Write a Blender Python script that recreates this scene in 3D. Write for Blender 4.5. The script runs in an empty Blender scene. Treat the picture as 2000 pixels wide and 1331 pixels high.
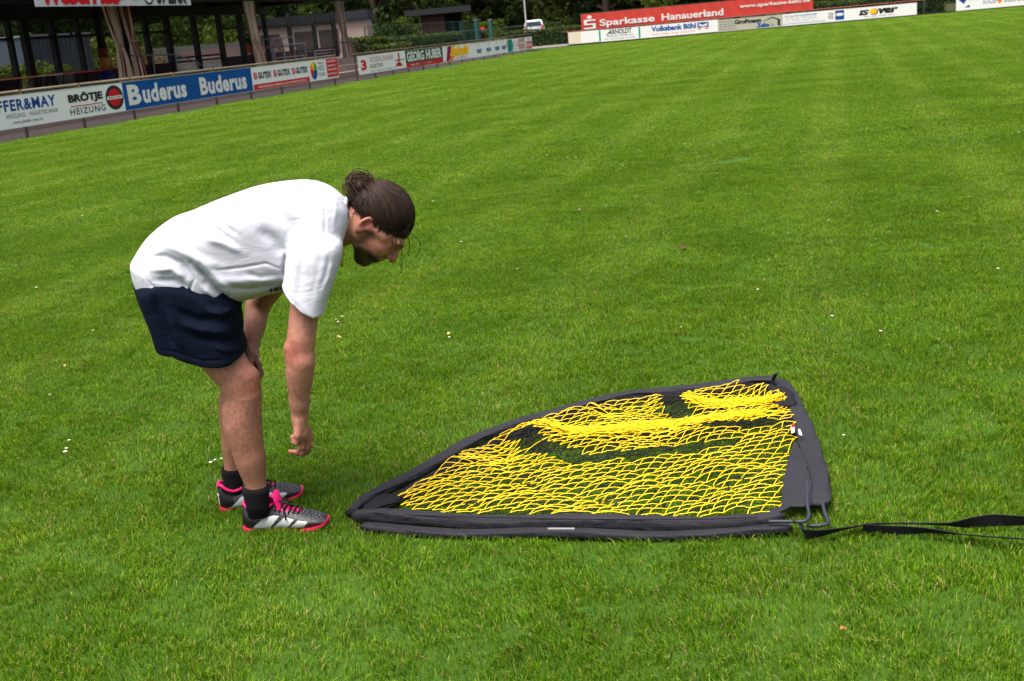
import bpy, math, random
import numpy as np
from mathutils import Matrix, Vector

random.seed(7)
RNG = np.random.default_rng(7)
SC = bpy.context.scene
COL = SC.collection

# ------------------------------------------------------------------ camera
F_PX, PITCH, ROLL, CAM_H = 2275.0, 0.2609, -0.0907, 1.62
_fw = np.array([0, math.cos(PITCH), -math.sin(PITCH)])
_r0 = np.array([1.0, 0, 0])
_u0 = np.cross(_r0, _fw)
_r = math.cos(ROLL) * _r0 + math.sin(ROLL) * _u0
_u = -math.sin(ROLL) * _r0 + math.cos(ROLL) * _u0
CAM = np.array([0, 0, CAM_H])

def ray(x, y):
    return _fw + (x - 1000) / F_PX * _r - (y - 665.5) / F_PX * _u

def gnd(x, y, z=0.0):
    d = ray(x, y)
    return CAM + d * ((z - CAM_H) / d[2])

def onY(x, y, Y):
    d = ray(x, y)
    return CAM + d * (Y / d[1])

def onplane(x, y, p, n):
    d = ray(x, y)
    return CAM + d * (np.dot(np.asarray(p) - CAM, n) / np.dot(d, n))

cam_d = bpy.data.cameras.new('camera')
cam = bpy.data.objects.new('camera', cam_d)
COL.objects.link(cam)
cam_d.sensor_width = 36.0
cam_d.lens = F_PX / 2000 * 36.0
cam_d.clip_end = 2000
cam_d.dof.use_dof = True
cam_d.dof.focus_distance = 4.05
cam_d.dof.aperture_fstop = 10.0
M = Matrix.Identity(4)
for i in range(3):
    M[i][0], M[i][1], M[i][2], M[i][3] = _r[i], _u[i], -_fw[i], CAM[i]
cam.matrix_world = M
SC.camera = cam

# ------------------------------------------------------------------ world, sun, exposure
SUN_EL, SUN_AZ = math.radians(74), math.radians(-140)      # azimuth from +Y towards +X
wd = bpy.data.worlds.new('World')
SC.world = wd
wd.use_nodes = True
nt = wd.node_tree
sky = nt.nodes.new('ShaderNodeTexSky')
sky.sky_type = 'NISHITA'
sky.sun_disc = False
sky.sun_elevation = SUN_EL
sky.sun_rotation = SUN_AZ
sky.air_density = 0.45
sky.dust_density = 8.0
sky.ozone_density = 0.3
nt.links.new(sky.outputs[0], nt.nodes['Background'].inputs[0])
nt.nodes['Background'].inputs[1].default_value = 0.15
sun_d = bpy.data.lights.new('sun', 'SUN')
sun_d.energy = 1.45
sun_d.angle = math.radians(40)
sun_d.color = (1.0, 0.965, 0.91)
sun = bpy.data.objects.new('sun', sun_d)
COL.objects.link(sun)
_sd = Vector((math.sin(SUN_AZ) * math.cos(SUN_EL), math.cos(SUN_AZ) * math.cos(SUN_EL), math.sin(SUN_EL)))
sun.rotation_euler = _sd.to_track_quat('Z', 'Y').to_euler()
SC.view_settings.view_transform = 'Standard'
SC.view_settings.look = 'None'
SC.view_settings.gamma = 1.0
SC.view_settings.exposure = 1.25
SC.view_settings.use_curve_mapping = False
SC.render.engine = 'CYCLES'
SC.cycles.use_denoising = True
SC.cycles.max_bounces = 4
SC.cycles.transparent_max_bounces = 6

# ------------------------------------------------------------------ materials
MATS = {}
def srgb(h):
    h = h.lstrip('#')
    c = [int(h[i:i + 2], 16) / 255 for i in (0, 2, 4)]
    return tuple(((v / 12.92) if v <= .04045 else ((v + .055) / 1.055) ** 2.4) for v in c)

def mat(name, col, rough=0.7, spec=0.3, var=0.12, nscale=6.0, bump=0.0, bscale=40.0, metal=0.0, detail=4):
    """Principled with a noise-driven colour variation and optional fine relief."""
    if name in MATS:
        return MATS[name]
    m = bpy.data.materials.new(name)
    m.use_nodes = True
    t = m.node_tree
    b = t.nodes['Principled BSDF']
    b.inputs['Roughness'].default_value = rough
    b.inputs['Specular IOR Level'].default_value = spec
    b.inputs['Metallic'].default_value = metal
    tc = t.nodes.new('ShaderNodeTexCoord')
    n = t.nodes.new('ShaderNodeTexNoise')
    n.inputs['Scale'].default_value = nscale
    n.inputs['Detail'].default_value = detail
    t.links.new(tc.outputs['Object'], n.inputs['Vector'])
    mx = t.nodes.new('ShaderNodeMix')
    mx.data_type = 'RGBA'
    mx.inputs['A'].default_value = (*[c * (1 - var) for c in col], 1)
    mx.inputs['B'].default_value = (*[min(1, c * (1 + var)) for c in col], 1)
    t.links.new(n.outputs['Fac'], mx.inputs['Factor'])
    t.links.new(mx.outputs['Result'], b.inputs['Base Color'])
    if bump > 0:
        n2 = t.nodes.new('ShaderNodeTexNoise')
        n2.inputs['Scale'].default_value = bscale
        n2.inputs['Detail'].default_value = 5
        t.links.new(tc.outputs['Object'], n2.inputs['Vector'])
        bp = t.nodes.new('ShaderNodeBump')
        bp.inputs['Strength'].default_value = bump
        bp.inputs['Distance'].default_value = 0.01
        t.links.new(n2.outputs['Fac'], bp.inputs['Height'])
        t.links.new(bp.outputs['Normal'], b.inputs['Normal'])
    MATS[name] = m
    return m

def leaf_mat(name, dark, light, transl=0.3, scale=0.6):
    m = bpy.data.materials.new(name)
    m.use_nodes = True
    t = m.node_tree
    t.nodes.remove(t.nodes['Principled BSDF'])
    out = t.nodes['Material Output']
    at = t.nodes.new('ShaderNodeAttribute')
    at.attribute_name = 'bc'
    geo = t.nodes.new('ShaderNodeNewGeometry')
    n = t.nodes.new('ShaderNodeTexNoise')
    n.inputs['Scale'].default_value = scale
    n.inputs['Detail'].default_value = 3
    t.links.new(geo.outputs['Position'], n.inputs['Vector'])
    ad = t.nodes.new('ShaderNodeMath'); ad.operation = 'MULTIPLY_ADD'
    t.links.new(at.outputs['Fac'], ad.inputs[0]); ad.inputs[1].default_value = 0.65
    sc_ = t.nodes.new('ShaderNodeMath'); sc_.operation = 'MULTIPLY'
    t.links.new(n.outputs['Fac'], sc_.inputs[0]); sc_.inputs[1].default_value = 0.5
    t.links.new(sc_.outputs[0], ad.inputs[2])
    mx = t.nodes.new('ShaderNodeMix'); mx.data_type = 'RGBA'
    mx.inputs['A'].default_value = (*dark, 1); mx.inputs['B'].default_value = (*light, 1)
    t.links.new(ad.outputs[0], mx.inputs['Factor'])
    d = t.nodes.new('ShaderNodeBsdfPrincipled')
    d.inputs['Roughness'].default_value = 0.55
    d.inputs['Specular IOR Level'].default_value = 0.08
    tr = t.nodes.new('ShaderNodeBsdfTranslucent')
    t.links.new(mx.outputs['Result'], d.inputs['Base Color'])
    t.links.new(mx.outputs['Result'], tr.inputs['Color'])
    ms = t.nodes.new('ShaderNodeMixShader'); ms.inputs[0].default_value = transl
    t.links.new(d.outputs[0], ms.inputs[1]); t.links.new(tr.outputs[0], ms.inputs[2])
    t.links.new(ms.outputs[0], out.inputs['Surface'])
    MATS[name] = m
    return m

# ------------------------------------------------------------------ mesh helpers
def new_mesh(name, verts, faces, m=None, smooth=False):
    me = bpy.data.meshes.new(name)
    if isinstance(verts, np.ndarray):
        verts = verts.tolist()
    if isinstance(faces, np.ndarray):
        faces = faces.tolist()
    me.from_pydata(verts, [], faces)
    if m is not None:
        me.materials.append(m)
    if smooth:
        me.polygons.foreach_set('use_smooth', np.ones(len(me.polygons), dtype=bool))
    me.update()
    return me

def link(name, me, parent=None, loc=None, rot=None):
    o = bpy.data.objects.new(name, me)
    COL.objects.link(o)
    if parent is not None:
        o.parent = parent
    if loc is not None:
        o.location = loc
    if rot is not None:
        o.rotation_euler = rot
    return o

def tag(o, label=None, cat=None, group=None, kind=None):
    if label: o['label'] = label
    if cat: o['category'] = cat
    if group: o['group'] = group
    if kind: o['kind'] = kind
    return o

def thing(name, label, cat, loc=(0, 0, 0), rz=0.0, group=None):
    o = bpy.data.objects.new(name, None)
    o.empty_display_size = 0.1
    COL.objects.link(o)
    o.location = loc
    o.rotation_euler = (0, 0, rz)
    return tag(o, label, cat, group)

class MB:
    """collects simple solids into one mesh"""
    def __init__(s):
        s.v, s.f = [], []
    def _add(s, vs, fs):
        b = len(s.v)
        s.v += [tuple(map(float, p)) for p in vs]
        s.f += [tuple(b + i for i in f) for f in fs]
        return s
    def box(s, x0, x1, y0, y1, z0, z1):
        return s._add([(x0, y0, z0), (x1, y0, z0), (x1, y1, z0), (x0, y1, z0), (x0, y0, z1), (x1, y0, z1), (x1, y1, z1), (x0, y1, z1)],
                      [(3, 2, 1, 0), (4, 5, 6, 7), (0, 1, 5, 4), (1, 2, 6, 5), (2, 3, 7, 6), (3, 0, 4, 7)])
    def poly_xz(s, pts, y0, y1):
        """extruded polygon in the XZ plane (pts counter-clockwise seen from -Y)"""
        n = len(pts)
        vs = [(p[0], y0, p[1]) for p in pts] + [(p[0], y1, p[1]) for p in pts]
        fs = [tuple(range(n)), tuple(range(2 * n - 1, n - 1, -1))]
        fs += [(i, i + n, (i + 1) % n + n, (i + 1) % n) for i in range(n)]
        return s._add(vs, fs)
    def tube(s, path, rad, n=8, cap=True, flat=1.0):
        path = [np.array(p, float) for p in path]
        rads = rad if hasattr(rad, '__len__') else [rad] * len(path)
        rings = []
        up = np.array([0, 0, 1.0])
        for i, p in enumerate(path):
            a = path[max(0, i - 1)]; b = path[min(len(path) - 1, i + 1)]
            t = b - a; t /= (np.linalg.norm(t) + 1e-9)
            ref = up if abs(t @ up) < 0.95 else np.array([1.0, 0, 0])
            x = np.cross(ref, t); x /= np.linalg.norm(x)
            y = np.cross(t, x)
            rings.append([p + rads[i] * (math.cos(q) * x + flat * math.sin(q) * y) for q in [2 * math.pi * k / n for k in range(n)]])
        vs = [q for r in rings for q in r]
        fs = []
        for i in range(len(path) - 1):
            for k in range(n):
                fs.append((i * n + k, i * n + (k + 1) % n, (i + 1) * n + (k + 1) % n, (i + 1) * n + k))
        if cap:
            fs.append(tuple(range(n - 1, -1, -1)))
            fs.append(tuple((len(path) - 1) * n + k for k in range(n)))
        return s._add(vs, fs)
    def ellipse_xz(s, cx, cz, rx, rz, y0, y1, a0=0.0, a1=2 * math.pi, n=24):
        if a1 - a0 < 6.28:
            pts = [(cx, cz)] + [(cx + rx * math.cos(a0 + (a1 - a0) * i / n), cz + rz * math.sin(a0 + (a1 - a0) * i / n)) for i in range(n + 1)]
        else:
            pts = [(cx + rx * math.cos(a0 + (a1 - a0) * i / n), cz + rz * math.sin(a0 + (a1 - a0) * i / n)) for i in range(n)]
        return s.poly_xz(pts, y0, y1)
    def lathe(s, prof, n=16, c=(0, 0)):
        vs = [(c[0] + r * math.cos(2 * math.pi * k / n), c[1] + r * math.sin(2 * math.pi * k / n), z) for r, z in prof for k in range(n)]
        fs = [(i * n + k, i * n + (k + 1) % n, (i + 1) * n + (k + 1) % n, (i + 1) * n + k) for i in range(len(prof) - 1) for k in range(n)]
        fs.append(tuple(range(n - 1, -1, -1)))
        fs.append(tuple((len(prof) - 1) * n + k for k in range(n)))
        return s._add(vs, fs)
    def build(s, name, m, parent=None, smooth=False, **kw):
        return link(name, new_mesh(name, s.v, s.f, m, smooth), parent, **kw)

def part_box(name, m, parent, *b):
    return MB().box(*b).build(name, m, parent)

_txt = {}
def text_mesh(body, bold=0.0, shear=0.0, spacing=1.0):
    key = (body, bold, shear, spacing)
    if key in _txt:
        return _txt[key]
    cu = bpy.data.curves.new('t', 'FONT')
    cu.body = body
    cu.size = 1.0
    cu.offset = bold
    cu.shear = shear
    cu.space_character = spacing
    cu.resolution_u = 3
    o = bpy.data.objects.new('t', cu)
    COL.objects.link(o)
    bpy.context.view_layer.update()
    dg = bpy.context.evaluated_depsgraph_get()
    me = bpy.data.meshes.new_from_object(o.evaluated_get(dg))
    v = np.empty(len(me.vertices) * 3); me.vertices.foreach_get('co', v); v = v.reshape(-1, 3)
    fs = [tuple(p.vertices) for p in me.polygons]
    bpy.data.objects.remove(o); bpy.data.curves.remove(cu); bpy.data.meshes.remove(me)
    _txt[key] = (v, fs)
    return _txt[key]

def lettering(parent, body, u0, u1, z0, z1, m, bold=0.0, shear=0.0, y=-0.012, spacing=1.0, name='lettering'):
    """flat printed letters fitted to a rectangle of the board (local x = along, z = up, facing -y)"""
    v, fs = text_mesh(body, bold, shear, spacing)
    lo, hi = v.min(0), v.max(0)
    x = u0 + (v[:, 0] - lo[0]) / (hi[0] - lo[0]) * (u1 - u0)
    z = z0 + (v[:, 1] - lo[1]) / (hi[1] - lo[1]) * (z1 - z0)
    vv = np.stack([x, np.full_like(x, y), z], 1)
    return link(name, new_mesh(name, vv, fs, m), parent)

def add_wrinkles(m, scale, dist, dist2, stretch=(1, 1, 1)):
    t = m.node_tree
    tc = [n for n in t.nodes if n.bl_idname == 'ShaderNodeTexCoord'][0]
    bp = [n for n in t.nodes if n.bl_idname == 'ShaderNodeBump'][0]
    mp_ = t.nodes.new('ShaderNodeMapping'); mp_.inputs['Scale'].default_value = stretch; mp_.inputs['Rotation'].default_value = (0, .5, 0)
    n = t.nodes.new('ShaderNodeTexNoise'); n.inputs['Scale'].default_value = scale; n.inputs['Detail'].default_value = 3; n.inputs['Distortion'].default_value = 1.2
    t.links.new(tc.outputs['Object'], mp_.inputs[0]); t.links.new(mp_.outputs[0], n.inputs['Vector'])
    b2 = t.nodes.new('ShaderNodeBump'); b2.inputs['Strength'].default_value = dist; b2.inputs['Distance'].default_value = dist2
    t.links.new(n.outputs['Fac'], b2.inputs['Height']); t.links.new(bp.outputs['Normal'], b2.inputs['Normal'])
    t.links.new(b2.outputs['Normal'], t.nodes['Principled BSDF'].inputs['Normal'])

# ------------------------------------------------------------------ site frames
A_L = gnd(56.6, 268); B_L = gnd(1033, 101)
D_L = (B_L - A_L) / np.linalg.norm(B_L - A_L)          # along the left touchline boards
N_L = np.array([-D_L[1], D_L[0], 0])                   # away from the pitch
RZ_L = math.atan2(D_L[1], D_L[0])
A_F = gnd(1114, 90); B_F = gnd(2000, 12.5)
D_F = (B_F - A_F) / np.linalg.norm(B_F - A_F)
N_F = np.array([-D_F[1], D_F[0], 0])
RZ_F = math.atan2(D_F[1], D_F[0])

def LW(u, w, z=0.0):
    p = A_L + u * D_L + w * N_L
    return np.array([p[0], p[1], z])

def FW(u, w, z=0.0):
    p = A_F + u * D_F + w * N_F
    return np.array([p[0], p[1], z])

def pixL(x, y, w):
    p = onplane(x, y, A_L + w * N_L, N_L) - A_L
    return float(p @ D_L), float(p[2])

def pixF(x, y, w):
    p = onplane(x, y, A_F + w * N_F, N_F) - A_F
    return float(p @ D_F), float(p[2])

def thingL(name, label, cat, u, w, z=0.0, group=None):
    return thing(name, label, cat, LW(u, w, z), RZ_L, group)

def thingF(name, label, cat, u, w, z=0.0, group=None):
    return thing(name, label, cat, FW(u, w, z), RZ_F, group)

def sstep(a, b, x):
    t = np.clip((x - a) / (b - a), 0, 1)
    return t * t * (3 - 2 * t)

def terrain_h(X, Y):
    w = (X - A_L[0]) * N_L[0] + (Y - A_L[1]) * N_L[1]
    v = (X - A_F[0]) * N_F[0] + (Y - A_F[1]) * N_F[1]
    return -0.06 + np.maximum(0.86 * sstep(4.6, 7.5, w), 0.66 * sstep(3.5, 10, v))

# ------------------------------------------------------------------ ground sheets
def ground_mat(name, c1, c2, scale, c3=None, bump=0.4):
    m = mat(name, c1, rough=0.95, spec=0.1, bump=bump, bscale=scale * 12)
    t = m.node_tree
    mx = [n for n in t.nodes if n.bl_idname == 'ShaderNodeMix'][0]
    mx.inputs['A'].default_value = (*c1, 1); mx.inputs['B'].default_value = (*c2, 1)
    nz = [n for n in t.nodes if n.bl_idname == 'ShaderNodeTexNoise'][0]
    nz.inputs['Scale'].default_value = scale; nz.inputs['Detail'].default_value = 8
    return m

gx = np.concatenate([np.linspace(-420, -70, 8), np.linspace(-60, 90, 101), np.linspace(100, 420, 8)])
gy = np.concatenate([np.linspace(-80, 10, 10), np.linspace(12, 150, 93), np.linspace(160, 700, 10)])
GX, GY = np.meshgrid(gx, gy, indexing='ij')
vs = np.stack([GX, GY, terrain_h(GX, GY)], -1).reshape(-1, 3)
nx, ny = GX.shape
ii, jj = np.meshgrid(np.arange(nx - 1), np.arange(ny - 1), indexing='ij')
fs = np.stack([ii * ny + jj, (ii + 1) * ny + jj, (ii + 1) * ny + jj + 1, ii * ny + jj + 1], -1).reshape(-1, 4)
tag(link('terrain', new_mesh('terrain', vs, fs, ground_mat('m_terrain', (.022, .028, .010), (.05, .055, .02), .8), True)),
    'rough dark grass and earth around the pitch', kind='structure')

# asphalt walkway behind the barrier, and round the corner of the pitch
asph = ground_mat('m_asphalt', (.022, .018, .018), (.045, .037, .035), 1.6)
def sheet(name, pts, m, z, label):
    return tag(link(name, new_mesh(name, [(p[0], p[1], z) for p in pts], [tuple(range(len(pts)))], m)), label, kind='structure')
sheet('walkway', [LW(-40, -.6), LW(52, -.6), FW(-3.2, -1.2), FW(-.8, -.9), FW(45, -.6), FW(45, 3.2), FW(-16, 3.2), LW(53, 12), LW(53, 2.6), LW(-40, 2.6)], asph, -0.022,
      'dark reddish asphalt path along the barrier')
corner = [LW(-40, -.2), LW(51.5, -.2), LW(54.5, -.9), FW(-3.6, -1.5), FW(-1.6, -.75), FW(0, -.22), FW(50, -.22)]
PITCH_POLY = [tuple(p[:2]) for p in corner] + [(70, -12), (-30, -12)]
soil = ground_mat('m_turf_base', (.020, .055, .005), (.045, .095, .010), 3.0, bump=.6)
sheet('pitch', [(x, y, 0) for x, y in PITCH_POLY], soil, 0.0, 'mown green turf of the football pitch')

# ------------------------------------------------------------------ grass blades
def grass_material():
    m = bpy.data.materials.new('m_grass')
    m.use_nodes = True
    t = m.node_tree
    t.nodes.remove(t.nodes['Principled BSDF'])
    N, Lk = t.nodes.new, t.links.new
    at = N('ShaderNodeAttribute'); at.attribute_name = 'bc'
    ramp = N('ShaderNodeValToRGB')
    el = ramp.color_ramp.elements
    cols = [(0.0, (.022, .076, .002)), (.30, (.060, .156, .003)), (.62, (.110, .238, .004)), (.86, (.190, .305, .010)), (.94, (.26, .29, .05)), (.975, (.34, .29, .12)), (1.0, (.20, .12, .05))]
    el[0].position, el[0].color = cols[0][0], (*cols[0][1], 1)
    el[1].position, el[1].color = cols[-1][0], (*cols[-1][1], 1)
    for p, c in cols[1:-1]:
        e = el.new(p); e.color = (*c, 1)
    Lk(at.outputs['Fac'], ramp.inputs[0])
    geo = N('ShaderNodeNewGeometry')
    n1 = N('ShaderNodeTexNoise'); n1.inputs['Scale'].default_value = 0.9; n1.inputs['Detail'].default_value = 5
    n2 = N('ShaderNodeTexNoise'); n2.inputs['Scale'].default_value = 7.0; n2.inputs['Detail'].default_value = 3
    Lk(geo.outputs['Position'], n1.inputs['Vector']); Lk(geo.outputs['Position'], n2.inputs['Vector'])
    # patches: bluish dense grass against yellowish thin grass
    mr = N('ShaderNodeMapRange'); mr.inputs['From Min'].default_value = .34; mr.inputs['From Max'].default_value = .66
    Lk(n1.outputs['Fac'], mr.inputs['Value'])
    mp = N('ShaderNodeMix'); mp.data_type = 'RGBA'
    mp.inputs['A'].default_value = (.90, .95, 1.0, 1); mp.inputs['B'].default_value = (1.10, 1.04, .97, 1)
    Lk(mr.outputs[0], mp.inputs['Factor'])
    mul = N('ShaderNodeMix'); mul.data_type = 'RGBA'; mul.blend_type = 'MULTIPLY'; mul.inputs['Factor'].default_value = 1
    Lk(ramp.outputs[0], mul.inputs['A']); Lk(mp.outputs['Result'], mul.inputs['B'])
    mr2 = N('ShaderNodeMapRange'); mr2.inputs['From Min'].default_value = .3; mr2.inputs['From Max'].default_value = .7
    mr2.inputs['To Min'].default_value = .84; mr2.inputs['To Max'].default_value = 1.15
    Lk(n2.outputs['Fac'], mr2.inputs['Value'])
    mul2 = N('ShaderNodeMix'); mul2.data_type = 'RGBA'; mul2.blend_type = 'MULTIPLY'; mul2.inputs['Factor'].default_value = 1
    Lk(mul.outputs['Result'], mul2.inputs['A']); Lk(mr2.outputs[0], mul2.inputs['B'])
    # paler mower lines along the touchline; sheen of leaning blades put into the colour
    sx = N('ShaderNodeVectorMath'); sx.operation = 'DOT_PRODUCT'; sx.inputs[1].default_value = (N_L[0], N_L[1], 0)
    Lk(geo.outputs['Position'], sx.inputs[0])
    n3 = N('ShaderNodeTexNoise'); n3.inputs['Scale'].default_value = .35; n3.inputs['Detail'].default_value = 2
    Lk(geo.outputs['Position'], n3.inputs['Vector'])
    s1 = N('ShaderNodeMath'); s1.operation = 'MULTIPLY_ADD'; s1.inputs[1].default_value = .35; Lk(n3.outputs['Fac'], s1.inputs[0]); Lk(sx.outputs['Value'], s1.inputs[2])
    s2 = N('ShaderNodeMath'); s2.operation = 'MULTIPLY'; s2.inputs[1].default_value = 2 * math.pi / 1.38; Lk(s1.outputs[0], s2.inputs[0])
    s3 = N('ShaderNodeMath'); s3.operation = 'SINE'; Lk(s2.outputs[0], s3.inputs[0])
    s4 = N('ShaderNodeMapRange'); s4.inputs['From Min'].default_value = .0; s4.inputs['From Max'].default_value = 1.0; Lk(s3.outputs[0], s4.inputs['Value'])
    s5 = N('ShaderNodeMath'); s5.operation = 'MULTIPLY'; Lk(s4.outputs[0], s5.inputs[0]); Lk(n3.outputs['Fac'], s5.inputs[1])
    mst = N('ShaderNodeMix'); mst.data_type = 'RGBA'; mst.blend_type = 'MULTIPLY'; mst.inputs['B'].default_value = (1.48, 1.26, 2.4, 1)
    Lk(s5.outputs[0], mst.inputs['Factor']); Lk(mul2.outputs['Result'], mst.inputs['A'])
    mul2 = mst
    # thin straw-coloured spots
    n5 = N('ShaderNodeTexNoise'); n5.inputs['Scale'].default_value = 3.2; n5.inputs['Detail'].default_value = 6; n5.inputs['Roughness'].default_value = .7
    Lk(geo.outputs['Position'], n5.inputs['Vector'])
    m5 = N('ShaderNodeMapRange'); m5.inputs['From Min'].default_value = .60; m5.inputs['From Max'].default_value = .78; m5.inputs['To Max'].default_value = .28
    Lk(n5.outputs['Fac'], m5.inputs['Value'])
    mx5 = N('ShaderNodeMix'); mx5.data_type = 'RGBA'; mx5.inputs['B'].default_value = (.23, .21, .07, 1)
    Lk(m5.outputs[0], mx5.inputs['Factor']); Lk(mul2.outputs['Result'], mx5.inputs['A'])
    mul2 = mx5
    d = N('ShaderNodeBsdfPrincipled'); d.inputs['Roughness'].default_value = .55; d.inputs['Specular IOR Level'].default_value = .10
    tr = N('ShaderNodeBsdfTranslucent')
    Lk(mul2.outputs['Result'], d.inputs['Base Color']); Lk(mul2.outputs['Result'], tr.inputs['Color'])
    ms = N('ShaderNodeMixShader'); ms.inputs[0].default_value = .38
    Lk(d.outputs[0], ms.inputs[1]); Lk(tr.outputs[0], ms.inputs[2])
    Lk(ms.outputs[0], t.nodes['Material Output'].inputs['Surface'])
    return m
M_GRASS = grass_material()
TILE = 0.6

def grass_tile(seed, n, hmean, wmean):
    g = np.random.default_rng(seed)
    # clumped roots: half uniform, half around clump centres
    root = g.uniform(-TILE / 2, TILE / 2, (n, 2))
    nc = 60
    cc = g.uniform(-TILE / 2, TILE / 2, (nc, 2))
    k = g.random(n) < .30
    root[k] = cc[g.integers(0, nc, k.sum())] + g.normal(0, .016, (k.sum(), 2))
    h = np.clip(g.normal(hmean, hmean * .28, n), hmean * .4, hmean * 1.9)
    ang = g.uniform(0, 2 * math.pi, n)
    lean = h * g.uniform(.1, .95, n)
    dv = np.stack([np.cos(ang), np.sin(ang)], 1) * lean[:, None]
    dv[:, 1] += h * .28
    wd_ = wmean * g.uniform(.6, 1.35, n)
    fa = ang + math.pi / 2 + g.normal(0, .7, n)
    sd = np.stack([np.cos(fa), np.sin(fa)], 1) * (wd_ / 2)[:, None]
    z0 = np.full(n, -.004)
    V = np.empty((n, 5, 3))
    V[:, 0, :2] = root - sd; V[:, 1, :2] = root + sd; V[:, 0, 2] = V[:, 1, 2] = z0
    mid = root + dv * .36
    V[:, 2, :2] = mid - sd * .85; V[:, 3, :2] = mid + sd * .85; V[:, 2, 2] = V[:, 3, 2] = h * .62
    V[:, 4, :2] = root + dv
    V[:, 4, 2] = h * np.sqrt(np.clip(1 - (lean / h * .55) ** 2, .1, 1))
    base = np.arange(n) * 5
    q = np.stack([base, base + 1, base + 3, base + 2], 1)
    tr = np.stack([base + 2, base + 3, base + 4], 1)
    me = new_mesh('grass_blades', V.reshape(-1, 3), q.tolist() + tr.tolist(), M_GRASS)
    a = me.attributes.new('bc', 'FLOAT', 'POINT')
    bc = np.clip(g.normal(.45, .26, n), 0, .9)
    dry = g.random(n) < .085
    bc[dry] = g.uniform(.9, 1.0, dry.sum())
    a.data.foreach_set('value', np.repeat(bc, 5).astype(np.float32))
    return me

TILES = [bpy.data.objects.new('grass_tile', grass_tile(100 + k, 5800, .0195, .0025)) for k in range(8)]

def inside_pitch(P, margin):
    X, Y = P[:, 0], P[:, 1]
    w = (X - A_L[0]) * N_L[0] + (Y - A_L[1]) * N_L[1]
    v = (X - A_F[0]) * N_F[0] + (Y - A_F[1]) * N_F[1]
    ok = (w < -.2 - margin) & (v < -.22 - margin)
    uu = (X - A_L[0]) * D_L[0] + (Y - A_L[1]) * D_L[1]
    return ok & ~((uu > 51) & (w > -1.2 - margin))

def in_view(P, mx=.06):
    R = np.c_[P, np.zeros(len(P))] - CAM
    z = R @ _fw
    px = 1000 + F_PX * (R @ _r) / np.maximum(z, .1); py = 665.5 - F_PX * (R @ _u) / np.maximum(z, .1)
    s = F_PX / np.maximum(z, .1)
    return (z > 1.0) & (px > -1.2 * s - 60) & (px < 2000 + 1.2 * s + 60) & (py < 1331 + .9 * s)

pts, rots, scls, idxs = [], [], [], []
for (r0, r1, sc_, zs) in ((1.2, 13, 1.0, 1.0), (13, 30, 1.7, 1.15), (30, 56, 3.0, 1.3), (56, 125, 5.5, 1.5)):
    st = TILE * sc_ * .76
    xs = np.arange(-75, 75, st); ys = np.arange(1, 125, st)
    P = np.stack(np.meshgrid(xs, ys, indexing='ij'), -1).reshape(-1, 2)
    P += RNG.uniform(-.06, .06, P.shape) * sc_
    dist = np.hypot(P[:, 0], P[:, 1])
    P = P[(dist >= r0) & (dist < r1)]
    P = P[in_view(P)]
    P = P[inside_pitch(P, .24 * sc_)]
    n = len(P)
    rots.append(RNG.uniform(0, 2 * math.pi, n))
    scls.append(np.stack([np.full(n, sc_), np.full(n, sc_), zs * RNG.uniform(.82, 1.18, n)], 1))
    idxs.append(RNG.integers(0, 8, n)); pts.append(np.c_[P, np.zeros(n)])
P = np.concatenate(pts)
gme = bpy.data.meshes.new('grass')
gme.from_pydata(P.tolist(), [], [])
a = gme.attributes.new('rot', 'FLOAT_VECTOR', 'POINT'); rr = np.zeros((len(P), 3), np.float32); rr[:, 2] = np.concatenate(rots); a.data.foreach_set('vector', rr.ravel())
a = gme.attributes.new('scl', 'FLOAT_VECTOR', 'POINT'); a.data.foreach_set('vector', np.concatenate(scls).astype(np.float32).ravel())
a = gme.attributes.new('idx', 'INT', 'POINT'); a.data.foreach_set('value', np.concatenate(idxs).astype(np.int32))
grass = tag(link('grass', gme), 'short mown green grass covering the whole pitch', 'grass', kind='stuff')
ng = bpy.data.node_groups.new('grass_scatter', 'GeometryNodeTree')
ng.interface.new_socket('Geometry', in_out='INPUT', socket_type='NodeSocketGeometry')
ng.interface.new_socket('Geometry', in_out='OUTPUT', socket_type='NodeSocketGeometry')
gi = ng.nodes.new('NodeGroupInput'); go = ng.nodes.new('NodeGroupOutput')
iop = ng.nodes.new('GeometryNodeInstanceOnPoints')
jn = ng.nodes.new('GeometryNodeJoinGeometry')
for o in TILES:
    oi = ng.nodes.new('GeometryNodeObjectInfo'); oi.inputs['Object'].default_value = o; oi.inputs['As Instance'].default_value = True
    ng.links.new(oi.outputs['Geometry'], jn.inputs[0])
def nattr(nm, ty):
    k = ng.nodes.new('GeometryNodeInputNamedAttribute'); k.data_type = ty; k.inputs['Name'].default_value = nm
    return k.outputs['Attribute']
ng.links.new(gi.outputs[0], iop.inputs['Points']); ng.links.new(jn.outputs[0], iop.inputs['Instance'])
iop.inputs['Pick Instance'].default_value = True
ng.links.new(nattr('idx', 'INT'), iop.inputs['Instance Index'])
e2r = ng.nodes.new('FunctionNodeEulerToRotation')
ng.links.new(nattr('rot', 'FLOAT_VECTOR'), e2r.inputs[0]); ng.links.new(e2r.outputs[0], iop.inputs['Rotation'])
ng.links.new(nattr('scl', 'FLOAT_VECTOR'), iop.inputs['Scale'])
ng.links.new(iop.outputs[0], go.inputs[0])
grass.modifiers.new('scatter', 'NODES').node_group = ng

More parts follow.
